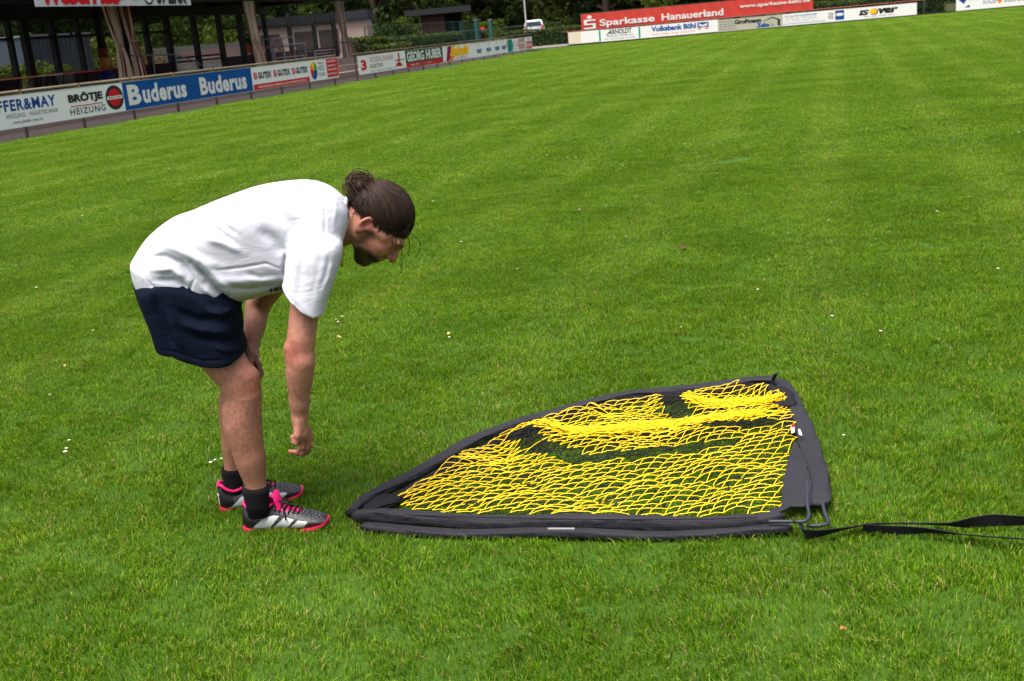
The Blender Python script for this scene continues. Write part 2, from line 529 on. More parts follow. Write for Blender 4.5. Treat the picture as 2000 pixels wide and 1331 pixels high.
# ------------------------------------------------------------------ background: barriers and advertising boards
WHITE = mat('m_white_panel', (.72, .72, .71), .5, .3, .05, 1.5)
M_BLACK = mat('m_print_black', (.012, .012, .014), .6, .3, .05)
M_BLUE = mat('m_print_blue', srgb('#0a4a8c'), .75, .12, .06, 2)
M_NAVY = mat('m_print_navy', srgb('#1c3f86'), .75, .12, .05)
M_RED = mat('m_print_red', srgb('#c01a22'), .75, .12, .05)
M_GREY = mat('m_print_grey', srgb('#6d7278'), .75, .12, .05)
M_LGREY = mat('m_print_light_grey', srgb('#a9adb2'), .75, .12, .05)
M_TEAL = mat('m_print_teal', srgb('#0d8f8a'), .75, .12, .05)
M_DGREEN = mat('m_print_dark_green', srgb('#0d4a30'), .75, .12, .05)
M_GREEN = mat('m_print_green', srgb('#2c9a3c'), .75, .12, .05)
M_YELLOW = mat('m_print_yellow', srgb('#f0b310'), .75, .12, .05)
M_ORANGE = mat('m_print_orange', srgb('#e5761a'), .75, .12, .05)
M_PURPLE = mat('m_print_purple', srgb('#7a1d55'), .75, .12, .05)
M_LTXT = mat('m_print_white', (.64, .64, .63), .5, .3, .03)
M_CREAM = mat('m_cream_panel', srgb('#cfc6b0'), .6, .3, .05, 2)
M_BEIGE = mat('m_beige_panel', srgb('#aaa898'), .6, .3, .05, 2)
M_STEEL = mat('m_galvanised', (.30, .31, .31), .45, .5, .25, 9, metal=.4)
M_RAIL = mat('m_rail_weathered', srgb('#6b6048'), .6, .4, .35, 1.3)
M_RAILB = mat('m_rail_brown', srgb('#46352c'), .7, .3, .3, 1.3)
M_POST = mat('m_post_dark', (.045, .04, .036), .7, .3, .3, 5)

def small_bars(parent, u0, u1, rows, m, h, seed, name='small_print'):
    """rows of print far too small to read in the photo"""
    g = random.Random(seed)
    b = MB()
    for z in rows:
        u = u0
        while u < u1 - .04:
            l = min(g.uniform(.08, .32) * (u1 - u0), u1 - u)
            b.box(u, u + l * .9, -.0135, -.0115, z, z + h)
            u += l + .03 * (u1 - u0)
    return b.build(name, m, parent)

def board(frame, label, u0, u1, z0, z1, m, w=-.075, group='advertising boards on the barrier'):
    t = (thingL if frame == 'L' else thingF)('advertising_board', label, 'sign', u0, w, 0, group)
    MB().box(0, u1 - u0, -.008, .010, z0, z1).build('panel', m, t)
    edge = mat('m_board_edge', (.42, .42, .42), .5, .5, .1, metal=.5)
    MB().box(0, u1 - u0, -.0115, .012, z1, z1 + .018).box(0, u1 - u0, -.0115, .012, z0 - .018, z0).build('edge_trim', edge, t)
    return t, u1 - u0

def barrier(frame, label, u0, n, step, zr, mrail, r=.038, w=0.0, posts=None):
    t = (thingL if frame == 'L' else thingF)('barrier_rail', label, 'railing', u0, w, 0, 'barrier rails round the pitch')
    L = step * (n - 1)
    MB().tube([(-.35, 0, zr), (L * .5, 0, zr), (L + .35, 0, zr)], r, 10).build('rail', mrail, t, True)
    pm = new_mesh('post', *(lambda b: (b.v, b.f))(MB().box(-.03, .03, -.03, .03, -.1, zr - r * .6)), M_POST)
    cm = new_mesh('clamp', *(lambda b: (b.v, b.f))(MB().box(-.05, .05, -.046, .046, zr - .06, zr + .045)), mat('m_clamp', srgb('#7a6236'), .6, .4, .3))
    for i in range(n):
        p = link('post', pm, t, (i * step, 0, 0))
        link('clamp', cm, p)
    return t

barrier('L', 'weathered barrier rail along the near run of white and blue boards', -2.55, 10, 2.49, 1.17, M_RAIL)
barrier('L', 'brown barrier rail along the farther run of boards before the hedge', 22.3, 15, 2.19, 1.12, M_RAILB)
barrier('F', 'red brown barrier rail along the boards at the far goal line', -.15, 18, 2.5, 1.01, mat('m_rail_red', srgb('#7a3a34'), .7, .3, .2, 1.5))

B0, B1 = .285, 1.085
t, w = board('L', 'white board lettered FFER & MAY in blue', -4.4, 1.33, B0, B1, WHITE)
o = 4.4
lettering(t, 'PFEIFFER&MAY', o - 1.98, 1.25 + o, .70, .99, M_NAVY, .032, spacing=1.12)
lettering(t, 'HEIZUNG · HAUSTECHNIK', -.82 + o, 1.28 + o, .53, .64, M_GREY, .014, spacing=1.15)
lettering(t, 'www.pfeiffer-may.de', -.62 + o, .58 + o, .36, .46, M_GREY, .014)
t, w = board('L', 'white board with black lettering, red underline and round red emblem', 1.33, 4.41, B0, B1, WHITE)
lettering(t, 'BRÖTJE', .45, 2.05, .655, .97, M_BLACK, .06)
MB().box(.50, 2.02, -.0135, -.0115, .595, .62).build('underline', M_RED, t)
lettering(t, 'HEIZUNG', .45, 2.10, .38, .55, M_BLACK, .015, spacing=1.2)
MB().ellipse_xz(2.62, .70, .44, .345, -.0135, -.0115, n=32).build('emblem_ring', M_BLACK, t)
MB().ellipse_xz(2.62, .70, .30, .245, -.0155, -.0137, n=32).build('emblem_disc', M_RED, t)
MB().box(2.24, 3.0, -.0172, -.0157, .655, .745).build('emblem_band', M_LTXT, t)
lettering(t, 'BRÖTJE', 2.32, 2.92, .672, .73, M_BLACK, .03, y=-.0186)
t, w = board('L', 'blue board with white lettering beside the round emblem', 4.41, 8.28, B0, B1, M_BLUE)
lettering(t, 'B', .22, .90, .41, 1.0, M_LTXT, .045)
lettering(t, 'uderus', 1.0, 3.52, .41, .97, M_LTXT, .04, spacing=1.08)
t, w = board('L', 'blue board with white lettering next to the white GUTEX board', 8.28, 12.47, B0, B1, M_BLUE)
lettering(t, 'Buderus', .52, 3.75, .39, .96, M_LTXT, .04, spacing=1.08)
MB().box(.0, .03, -.0135, -.0115, B0, B1).build('seam', mat('m_seam', srgb('#0b3563'), .5, .4, .1), t)
t, w = board('L', 'white board lettered GUTEX three times above a red strip', 12.47, 17.35, B0, B1, WHITE)
MB().box(.06, 4.82, -.0135, -.0115, B0 + .005, B0 + .195).build('red_strip', M_RED, t)
lettering(t, 'WOHNGESUNDE DÄMMUNG AUS SCHWARZWALDHOLZ', .35, 4.55, B0 + .05, B0 + .145, M_LTXT, .015, y=-.0155)
for k in range(3):
    u = .16 + k * 1.58
    MB().poly_xz([(u, .66), (u + .24, .66), (u + .24, .89), (u, .89)], -.0135, -.0115).build('logo_square', M_RED, t)
    MB().poly_xz([(u + .05, .70), (u + .08, .70), (u + .19, .86), (u + .15, .86)], -.0155, -.0137).build('logo_slash', M_LTXT, t)
    lettering(t, 'GUTEX', u + .32, u + 1.42, .655, .89, M_BLACK, .048)
t, w = board('L', 'white and red board with a rainbow oval emblem, last before the gap', 17.35, 20.2, B0, B1, WHITE)
cx, cz = .42, .68
for a0, mm in ((0, M_GREEN), (math.pi * .42, M_YELLOW), (math.pi * .72, M_ORANGE), (math.pi * .95, M_RED), (math.pi * 1.25, M_BLUE)):
    a1 = {0: math.pi * .42, math.pi * .42: math.pi * .72, math.pi * .72: math.pi * .95, math.pi * .95: math.pi * 1.25, math.pi * 1.25: math.pi * 2}[a0]
    MB().ellipse_xz(cx, cz, .32, .345, -.0135, -.0115, a0, a1, 12).build('emblem_segment', mm, t)
lettering(t, 'WeberHaus', .85, 1.42, .91, .99, M_RED, .02)
lettering(t, 'WORLD', .85, 1.46, .64, .85, M_NAVY, .0)
lettering(t, 'OF LIVING', .85, 1.46, .42, .58, M_NAVY, .0)
MB().box(1.68, 2.82, -.0135, -.0115, .34, 1.07).build('red_panel', M_RED, t)
small_bars(t, 1.78, 2.7, (.93, .76, .60, .43), M_LTXT, .075, 5)

t, w = board('L', 'white board lettered ROSERLEHNER in faded red', 22.45, 28.4, .235, 1.03, WHITE)
lettering(t, '3', .25, .9, .40, .85, M_RED, .05)
lettering(t, 'ROSERLEHNER', 1.35, 4.35, .70, .93, mat('m_faded_red', srgb('#b8656a'), .6, .3, .1), .0)
lettering(t, 'ELEKTRO', 1.35, 2.9, .45, .62, M_GREY, .02)
small_bars(t, 1.35, 4.6, (.30,), M_LGREY, .04, 9)
MB().poly_xz([(4.9, .35), (5.1, .35), (5.15, .98), (4.95, .98)], -.0135, -.0115).poly_xz([(4.5, .36), (5.5, .36), (5.2, .52), (4.7, .52)], -.0135, -.0115).build('fountain_mark', M_RED, t)
MB().box(4.5, 5.7, -.0139, -.0117, .62, .66).build('green_bar', M_DGREEN, t)
t, w = board('L', 'green and red board lettered GEORG HUBER in white', 28.4, 34.1, .215, 1.01, M_DGREEN)
lettering(t, 'GEORG', .2, 2.72, .48, .96, M_LTXT, .04)
lettering(t, 'HUBER', 3.02, 5.5, .48, .96, M_LTXT, .04)
MB().box(.0, 5.7, -.0135, -.0115, .22, .42).build('red_strip', M_RED, t)
small_bars(t, .7, 3.9, (.28,), M_LTXT, .08, 12)
t, w = board('L', 'white and purple board with yellow script lettering', 34.1, 39.4, .205, 1.0, WHITE)
MB().poly_xz([(.5, .22), (1.3, .22), (2.2, .98), (.9, .98)], -.0135, -.0115).build('purple_flash', M_PURPLE, t)
MB().poly_xz([(.9, .22), (1.7, .22), (2.1, .45), (1.4, .45)], -.0141, -.0119).build('orange_flash', M_ORANGE, t)
lettering(t, 'Schulz', 1.2, 4.9, .40, .98, M_YELLOW, .08, .35, y=-.0165)
MB().ellipse_xz(3.2, .33, 1.5, .1, -.0146, -.0122).build('oval', M_LTXT, t)
lettering(t, 'elektro', 2.6, 4.0, .29, .37, M_NAVY, .0, .3, y=-.0160)
t, w = board('L', 'long white board with four small blue shield logos', 39.4, 46.8, .185, .975, WHITE)
for k, u in enumerate((.9, 2.9, 4.8, 6.3)):
    MB().poly_xz([(u + .12, .40), (u + .95, .40), (u + 1.07, .62), (u, .62)], -.0135, -.0115).build('shield_logo', mat('m_shield', srgb('#2f6f9c'), .5, .4, .05), t)
    MB().box(u + .5, u + .58, -.0135, -.0115, .68, .94).build('logo_stroke', M_LGREY, t)
    small_bars(t, u + .2, u + .9, (.48,), M_LTXT, .05, 20 + k)
t, w = board('L', 'white board with a teal patch and dark slanted figure', 46.8, 49.4, .17, .96, WHITE)
MB().poly_xz([(.35, .2), (1.5, .2), (1.75, .6), (1.45, .94), (.35, .94)], -.0135, -.0115).build('teal_patch', M_TEAL, t)
MB().poly_xz([(.55, .2), (.85, .2), (1.15, .9), (1.0, .94)], -.0155, -.0137).build('dark_figure', M_DGREEN, t)
MB().ellipse_xz(.15, .62, .11, .2, -.0135, -.0115).build('orange_mark', M_ORANGE, t)
small_bars(t, 1.8, 2.5, (.75, .6, .45, .3), M_LGREY, .06, 33)
t, w = board('L', 'white board with two rows of dark red squares', 49.4, 51.7, .165, .955, WHITE)
for r_ in range(2):
    for c in range(5):
        u = .5 + c * .34
        MB().box(u, u + .22, -.0135, -.0115, (.66, .24)[r_], (.92, .60)[r_]).build('red_square', mat('m_dark_red', srgb('#8e2030'), .5, .4, .1), t)
MB().ellipse_xz(.22, .6, .12, .2, -.0135, -.0115).build('orange_mark', M_ORANGE, t)
t, w = board('L', 'red and white board lettered WeberHaus at the corner', 51.7, 53.5, .16, .95, WHITE)
MB().box(.12, 1.72, -.0135, -.0115, .2, .70).build('red_field', mat('m_soft_red', srgb('#c23a40'), .5, .4, .1), t)
lettering(t, 'WeberHaus', .2, 1.66, .36, .56, M_LTXT, .02, y=-.0155)
small_bars(t, .5, 1.3, (.80,), M_NAVY, .06, 3)

# far goal line
Fz0, Fz1 = .10, .93
t, w = board('F', 'blank cream and white board at the corner of the far line', -.1, 2.15, .13, .95, WHITE)
MB().box(.0, .92, -.0135, -.0115, .14, .94).build('cream_panel', M_CREAM, t)
t, w = board('F', 'white board lettered ARNOLDT between two green bars', 2.15, 5.2, Fz0, Fz1, WHITE)
MB().box(.0, .13, -.0135, -.0115, .13, .90).build('green_bar', M_TEAL, t)
MB().box(2.88, 3.01, -.0135, -.0115, .13, .90).build('green_bar', M_TEAL, t)
lettering(t, 'ARNOLDT', .72, 2.38, .54, .90, M_BLACK, .03)
MB().poly_xz([(.5, .52), (.6, .52), (.95, .88), (.88, .88)], -.0135, -.0115).build('long_stroke', M_DGREEN, t)
lettering(t, 'Badischer Obsthandel', .62, 2.45, .38, .49, M_BLACK, .006)
lettering(t, 'Wir machen mehr aus Obst', .4, 2.6, .20, .29, M_BLACK, .006)
t, w = board('F', 'white board with blue bank lettering and a red slogan line', 5.2, 10.7, Fz0, Fz1, WHITE)
lettering(t, 'Volksbank Bühl', .75, 3.95, .47, .85, M_BLUE, .05)
lettering(t, 'AUS LIEBE ZUR REGION', .75, 3.85, .21, .34, mat('m_print_coral', srgb('#d9705a'), .75, .12, .05), .006, spacing=1.2)
MB().box(4.05, 4.85, -.0135, -.0115, .48, .85).build('emblem_square', M_NAVY, t)
MB().poly_xz([(4.15, .80), (4.15, .6), (4.45, .52), (4.75, .6), (4.75, .80), (4.6, .7), (4.45, .66), (4.3, .7)], -.0155, -.0137).build('emblem_mark', M_LTXT, t)
MB().box(4.08, 4.32, -.0135, -.0115, .36, .43).box(4.58, 4.82, -.0135, -.0115, .36, .43).build('emblem_feet', M_RED, t)
t, w = board('F', 'beige board with a black tent outline and blue lettering', 10.7, 15.25, Fz0 - .03, Fz1 - .06, M_BEIGE)
lettering(t, 'Großmann', 1.2, 3.05, .48, .80, M_BLACK, .06)
lettering(t, 'Zelte', 2.72, 3.6, .12, .43, M_BLUE, .06)
lettering(t, '.de', 3.6, 3.95, .15, .36, M_GREY, .01)
small_bars(t, .1, 1.3, (.70, .52, .36, .18), M_GREY, .06, 41)
MB().poly_xz([(3.15, .5), (3.8, .70), (3.86, .76), (3.8, .79), (3.15, .53)], -.0135, -.0115).poly_xz([(3.8, .72), (4.25, .52), (4.35, .58), (3.82, .80)], -.0137, -.0117).poly_xz([(4.18, .14), (4.36, .14), (4.36, .58), (4.18, .56)], -.0139, -.0119).build('tent_outline', M_BLACK, t)
t, w = board('F', 'white board with a blue headline and a blue square logo', 15.25, 19.6, Fz0 - .02, Fz1 - .05, WHITE)
lettering(t, 'TOI TOI & DIXI SANITÄRSYSTEME', .1, 2.35, .66, .78, M_BLUE, .02)
small_bars(t, .1, 2.4, (.57, .45, .33), M_LGREY, .04, 52)
MB().box(.05, 2.9, -.0135, -.0115, .18, .21).build('blue_line', M_NAVY, t)
lettering(t, 'TOI', 3.1, 3.45, .50, .70, M_BLACK, .03)
lettering(t, 'TOI', 3.1, 3.45, .27, .47, M_BLACK, .03)
MB().box(3.6, 4.2, -.0135, -.0115, .18, .82).build('logo_square', M_NAVY, t)
MB().ellipse_xz(3.9, .54, .27, .11, -.0155, -.0137).build('logo_oval', M_LTXT, t)
t, w = board('F', 'white board lettered ISOVER with an orange ball', 19.6, 24.35, Fz0 - .02, Fz1 - .06, WHITE)
lettering(t, 'IS', .85, 1.55, .32, .70, M_BLACK, .06, .2)
lettering(t, 'ver', 2.15, 3.5, .34, .72, M_BLACK, .06, .2)
MB().ellipse_xz(1.87, .52, .28, .215, -.0135, -.0115).build('ball_rim', M_BLACK, t)
MB().ellipse_xz(1.83, .54, .235, .185, -.0155, -.0137).build('orange_ball', M_YELLOW, t)
small_bars(t, 1.2, 3.3, (.19,), M_LGREY, .06, 61)
t, w = board('F', 'white board lettered Schulz Electronic beyond the gap', 26.95, 36.5, Fz0 - .02, Fz1 + .02, WHITE)
MB().poly_xz([(.15, .82), (.75, .85), (.5, .5)], -.0135, -.0115).poly_xz([(.55, .25), (.95, .25), (.85, .42)], -.0135, -.0115).build('blue_triangles', M_NAVY, t)
lettering(t, 'Schulz', 1.75, 2.65, .38, .66, M_BLUE, .0, .2)
lettering(t, 'Electronic', 3.15, 4.6, .38, .66, M_BLUE, .0, .2)
MB().poly_xz([(2.62, .62), (2.86, .3), (3.1, .62)], -.0135, -.0115).poly_xz([(5.1, .62), (5.2, .35), (5.5, .5)], -.0135, -.0115).build('orange_triangles', M_ORANGE, t)
MB().poly_xz([(2.3, .78), (2.7, .78), (2.5, .93)], -.0135, -.0115).build('blue_tip', M_NAVY, t)
lettering(t, 'www.schulz-electronic.de', 5.6, 8.6, .38, .58, M_BLUE, .0, .2)

# dark kick boards in the gap below the far boards
t = thingF('kick_board', 'long dark board under the far advertising boards', 'board', -.1, -.03, 0)
part_box('plank', mat('m_kick', (.02, .022, .02), .9, .2, .3, 3), t, 0, 36.6, 0, .03, -.02, .09)

# the big red banner
t = thingF('banner', 'big red banner lettered Sparkasse Hanauerland above the far boards', 'banner', .88, .35, 0)
M_BAN = mat('m_banner_red', srgb('#b8382f'), .6, .3, .10, 1.2, bump=.5, bscale=2.5)
bl = 16.5
nu, nz = 110, 10
vs, fs = [], []
for i in range(nu + 1):
    for k in range(nz + 1):
        u = bl * i / nu; z = 1.03 + 1.12 * k / nz
        y = .018 * math.sin(u * 3.1 + .8 * math.sin(u)) * (.3 + .7 * k / nz) + .012 * math.sin(u * 7.3 + z * 5)
        vs.append((u, y, z))
for i in range(nu):
    for k in range(nz):
        a_ = i * (nz + 1) + k
        fs.append((a_, a_ + nz + 1, a_ + nz + 2, a_ + 1))
sh = link('cloth', new_mesh('cloth', vs, fs, M_BAN, True), t)
lettering(t, 'Sparkasse', 1.35, 5.35, 1.06, 1.68, M_LTXT, .025, y=-.045)
lettering(t, 'Hanauerland', 5.85, 10.25, 1.19, 1.68, M_LTXT, .025, y=-.045)
lettering(t, 'www.sparkasse-kehl.de', 11.4, 16.3, 1.50, 1.84, M_LTXT, .02, y=-.045)
MB().ellipse_xz(.62, 1.90, .17, .13, -.047, -.044).box(.2, 1.05, -.047, -.044, 1.62, 1.73).box(.2, .42, -.047, -.044, 1.43, 1.62).box(.2, 1.05, -.047, -.044, 1.35, 1.45).box(.84, 1.05, -.047, -.044, 1.18, 1.35).box(.2, 1.05, -.047, -.044, 1.07, 1.18).build('emblem', M_LTXT, t)
M_FGREEN = mat('m_fence_green', srgb('#12382d'), .6, .3, .15, 3)
for k in range(5):
    MB().box(k * 4.1 - .04, k * 4.1 + .04, .06, .14, -.1, 2.2).build('post', M_FGREEN, t)
MB().box(-.1, bl + .1, .075, .12, 2.17, 2.22).build('top_tube', M_FGREEN, t)

# ------------------------------------------------------------------ terrace and pavilion
M_CONC = mat('m_concrete_step', srgb('#7d6f66'), .9, .2, .22, 1.4, bump=.3, bscale=20)
M_BEAM = mat('m_dark_timber', (.012, .010, .009), .7, .3, .3, 3)
M_PANEL = mat('m_dark_red_panel', (.035, .012, .010), .7, .3, .2, 3)
M_ROOF = mat('m_roof_felt', (.02, .021, .024), .85, .25, .2, 2)
FLOOR = .86
tr_ = thingL('terrace', 'concrete terrace with low steps in front of the dark pavilion', 'terrace', -14, 0, 0)
tr_['kind'] = 'structure'
del tr_['category']
for k in range(3):
    part_box('step', M_CONC, tr_, 0, 52, 2.5 + k * .75, 6.0, -.05 + (.29 * k if k else 0) + (.002 if k else 0), .29 * (k + 1) - .004)
part_box('deck', mat('m_deck', srgb('#6a5a54'), .9, .2, .2, 1.2), tr_, 0, 52, 4.75 + .002, 12.5, .30, FLOOR)

pv = thingL('pavilion', 'dark timber pavilion with open front and glazed back wall', 'building', -8, 5.0, FLOOR)
PU = -8.0
def pu(u): return u - PU
ROOFZ = 3.05     # underside of the roof above the deck
part_box('roof', M_ROOF, pv, 0, pu(34.6), -1.1, 6.2, ROOFZ + .32, ROOFZ + .75)
part_box('front_beam', M_BEAM, pv, .1, pu(34.4), -.12, .12, ROOFZ - .12, ROOFZ + .318)
part_box('back_beam', M_BEAM, pv, .1, pu(34.4), 4.9, 5.15, ROOFZ - .35, ROOFZ + .318)
for k in range(8):
    part_box('rafter', M_BEAM, pv, .6 + k * 5.9, .75 + k * 5.9, .125, 4.895, ROOFZ + .02, ROOFZ + .316)
for u in (-7.8, 3, 13, 22.8, 33.3):
    part_box('front_post', M_BEAM, pv, pu(u) - .1, pu(u) + .1, -.1, .1, 0, ROOFZ - .122)
part_box('side_wall', M_BEAM, pv, 0, .15, .15, 4.88, 0, ROOFZ)
# back wall: posts found along the glazing, lower panels, rails and panes
wb = 10.0
bx = [20, 50, 105, 155, 199, 240, 288, 330, 383, 432, 473, 521, 568, 616, 655]
bu = [pixL(x, 75, wb)[0] for x in bx]
bw = [.16, .34, .26, .16, .2, .16, .26, .34, .28, .28, .34, .22, .22, .2, .3]
# widths in metres at that distance
bu = [bu[0] - 5.5, bu[0] - 2.6] + bu
bw = [.2, .2] + bw
M_GLASS = bpy.data.materials.new('m_glass'); M_GLASS.use_nodes = True
_t = M_GLASS.node_tree
_g = _t.nodes.new('ShaderNodeBsdfGlossy'); _g.inputs['Roughness'].default_value = .03
_tp = _t.nodes.new('ShaderNodeBsdfTransparent'); _tp.inputs[0].default_value = (.80, .83, .82, 1)
_mx = _t.nodes.new('ShaderNodeMixShader'); _mx.inputs[0].default_value = .06
_t.links.new(_tp.outputs[0], _mx.inputs[1]); _t.links.new(_g.outputs[0], _mx.inputs[2])
_t.links.new(_mx.outputs[0], _t.nodes['Material Output'].inputs[0])
for u, w in zip(bu, bw):
    part_box('wall_post', M_BEAM, pv, pu(u) - w / 2, pu(u) + w / 2, 4.92, 5.13, 0, ROOFZ - .352)
for i in range(len(bu) - 1):
    a_, b_ = pu(bu[i]) + bw[i] / 2 + .004, pu(bu[i + 1]) - bw[i + 1] / 2 - .004
    glz = i in (2, 9, 10)          # bays glazed down to the floor
    low = .10 if glz else .62
    if not glz:
        part_box('lower_panel', M_PANEL, pv, a_, b_, 4.97, 5.08, 0, low)
    else:
        part_box('floor_rail', M_BEAM, pv, a_, b_, 4.97, 5.08, 0, low)
        if i in (9, 10):
            part_box('cross_rail', M_BEAM, pv, a_, b_, 4.97, 5.08, .55, .64)
            part_box('cross_rail', M_BEAM, pv, a_, b_, 4.97, 5.08, .74, .83)
    if i not in (9, 10, 2):
        part_box('transom', M_BEAM, pv, a_, b_, 4.97, 5.08, 1.98, 2.08)
    p_ = part_box('pane', M_GLASS, pv, a_, b_, 5.02, 5.03, low + .004, ROOFZ - .356)
# bird stickers on the glass
M_BIRD = mat('m_sticker', (.008, .008, .01), .7, .2, .05)
for (x, y) in ((512, 45), (545, 55), (580, 42), (645, 37), (139, 66)):
    u, z = pixL(x, y, wb)
    z -= FLOOR; u = pu(u)
    MB().poly_xz([(u - .22, z + .13), (u - .05, z - .02), (u + .02, z - .07), (u + .24, z - .16), (u + .08, z + .01), (u + .02, z + .03), (u - .12, z + .09)], 5.008, 5.012).build('bird_sticker', M_BIRD, pv)

# sign over the eaves
u0, z0 = pixL(70, 9, 3.8); u1, z1 = pixL(374, 14, 3.8)
sg = thingL('fascia_sign', 'long white sign lettered WeberHaus and SV LINX under the pavilion roof', 'sign', u0, 3.8, 0)
L_ = u1 - u0; zb = (z0 + z1) / 2
part_box('panel', mat('m_sign_grey', (.50, .51, .52), .6, .3, .06, 2), sg, 0, L_, 0, .04, zb, zb + .95)
lettering(sg, 'WeberHaus', .25, 4.9, zb + .05, zb + .66, M_RED, .06)
lettering(sg, 'und', 5.45, 5.8, zb + .18, zb + .34, M_BLACK, .01)
MB().ellipse_xz(6.45, zb + .36, .33, .33, -.0135, -.0115).build('crest_ring', M_BLACK, sg)
MB().ellipse_xz(6.45, zb + .36, .25, .26, -.0155, -.0137).build('crest_disc', M_LTXT, sg)
lettering(sg, 'SV LINX', 7.0, L_ - .3, zb + .05, zb + .60, M_BLACK, .06)
part_box('hanger', M_BEAM, sg, .5, .6, .045, .12, zb + .3, zb + .9)
part_box('hanger', M_BEAM, sg, L_ - .6, L_ - .5, .045, .12, zb + .3, zb + .9)

# curtains gathered at the front posts
def stripe_mat(name, cols, freq):
    m = bpy.data.materials.new(name); m.use_nodes = True
    t = m.node_tree; b = t.nodes['Principled BSDF']; b.inputs['Roughness'].default_value = .9; b.inputs['Specular IOR Level'].default_value = .1
    at = t.nodes.new('ShaderNodeAttribute'); at.attribute_name = 'st'
    mu = t.nodes.new('ShaderNodeMath'); mu.operation = 'MULTIPLY'; mu.inputs[1].default_value = freq
    fr = t.nodes.new('ShaderNodeMath'); fr.operation = 'FRACT'
    rp = t.nodes.new('ShaderNodeValToRGB'); rp.color_ramp.interpolation = 'CONSTANT'
    e = rp.color_ramp.elements
    e[0].position = 0; e[0].color = (*cols[0], 1); e[1].position = .45; e[1].color = (*cols[1], 1)
    x = e.new(.62); x.color = (*cols[2], 1); x = e.new(.82); x.color = (*cols[3], 1)
    t.links.new(at.outputs['Fac'], mu.inputs[0]); t.links.new(mu.outputs[0], fr.inputs[0]); t.links.new(fr.outputs[0], rp.inputs[0]); t.links.new(rp.outputs[0], b.inputs['Base Color'])
    return m
M_CURT = stripe_mat('m_curtain_stripe', [srgb('#b3a28c'), srgb('#4c121b'), srgb('#a59480'), srgb('#64282a')], 7)
M_CURT2 = stripe_mat('m_curtain_plain', [srgb('#a09080'), srgb('#7d6c5c'), srgb('#a09080'), srgb('#6a5a4c')], 4)
def curtain(label, u, m, top_w, tie_w, bot_w, skew, tie_z=1.25, h=2.9, seed=1, shift=0.0):
    t = thingL('curtain', label, 'curtain', u, 4.86, FLOOR + .02, 'curtains tied at the pavilion posts')
    g = random.Random(seed)
    nu, nz = 60, 26
    vs, fs, st = [], [], []
    ph = [g.uniform(0, 6.28) for _ in range(4)]
    for k in range(nz + 1):
        z = h * k / nz
        if z > tie_z:
            f = ((z - tie_z) / (h - tie_z)) ** .7
            wd_ = tie_w + (top_w - tie_w) * f; cx = skew[1] * (1 - f) + skew[0] * f
        else:
            f = ((tie_z - z) / tie_z) ** .75
            wd_ = tie_w + (bot_w - tie_w) * f; cx = skew[1] * (1 - f) + skew[2] * f
        for i in range(nu + 1):
            s = i / nu
            dep = .10 * (.35 + .65 * min(1, abs(z - tie_z) / .5))
            y = dep * math.sin(s * 34 + ph[0] + .4 * math.sin(z * 2)) + dep * .4 * math.sin(s * 61 + ph[1])
            vs.append((cx + (s - .5) * wd_ + .02 * math.sin(z * 4 + s * 9), y - .12, z)); st.append(s)
    for k in range(nz):
        for i in range(nu):
            a_ = k * (nu + 1) + i
            fs.append((a_, a_ + 1, a_ + nu + 2, a_ + nu + 1))
    me = new_mesh('drape', vs, fs, m, True)
    at = me.attributes.new('st', 'FLOAT', 'POINT'); at.data.foreach_set('value', np.array(st, np.float32))
    link('drape', me, t)
    MB().tube([(skew[1] - tie_w * .55, -.12, tie_z), (skew[1], -.27, tie_z + .02), (skew[1] + tie_w * .55, -.12, tie_z)], .03, 6).build('tie', mat('m_tie', srgb('#8b7556'), .9, .1, .1), t)
curtain('striped cream and maroon curtain tied beside the coloured post', pixL(228, 85, 4.86)[0], M_CURT, .75, .32, .85, (-.25, 0, .12), 1.4, seed=3)
curtain('narrow striped maroon curtain hanging next to the tied striped one', pixL(254, 85, 4.86)[0], M_CURT, .5, .35, .55, (-.12, 0, .2), 1.5, seed=8)
curtain('grey brown striped curtain at the middle post behind the GUTEX board', pixL(492, 75, 4.86)[0], M_CURT, 1.0, .62, 1.05, (-.15, 0, .3), 1.15, seed=5)
curtain('plain tan curtain flaring out at the end post by the steps', pixL(666, 62, 4.86)[0], M_CURT2, .95, .42, 1.7, (-.2, 0, .55), 1.25, seed=6)
# teal rain pipe beside the first curtain
u, z = pixL(241, 80, 4.9)
dp = thingL('drain_pipe', 'grey green drain pipe between the striped curtains', 'pipe', u, 4.95, FLOOR)
MB().tube([(-.1, 0, 0), (-.1, 0, 2.9)], .09, 10).build('pipe', mat('m_pipe', srgb('#5d6f6c'), .5, .4, .1), dp, True)

# painted post, planter, tables and benches on the deck
u, z = pixL(209, 150, 7.0)
pp = thingL('painted_post', 'post wrapped in red, yellow and blue bands in the pavilion', 'post', u, 7.0, FLOOR)
for a_, b_, c, r_ in ((0, .42, '#16265c', .30), (.424, .62, '#1d2a66', .22), (.624, 1.05, '#b0742a', .19), (1.054, 1.4, '#7a2a1c', .19), (1.404, 2.9, '#241a1a', .15)):
    MB().lathe([(r_, a_), (r_, b_)], 16).build('band', mat('m_band' + c, srgb(c), .7, .3, .15), pp, True)
u, z = pixL(126, 140, 7.6)
pl = thingL('planter', 'round grey concrete planter on the pavilion deck', 'planter', u, 7.6, FLOOR)
MB().lathe([(.26, 0), (.34, .62), (.36, .66), (.30, .66), (.28, .55)], 20).build('drum', mat('m_planter', srgb('#6e6a66'), .9, .2, .2, 4), pl, True)

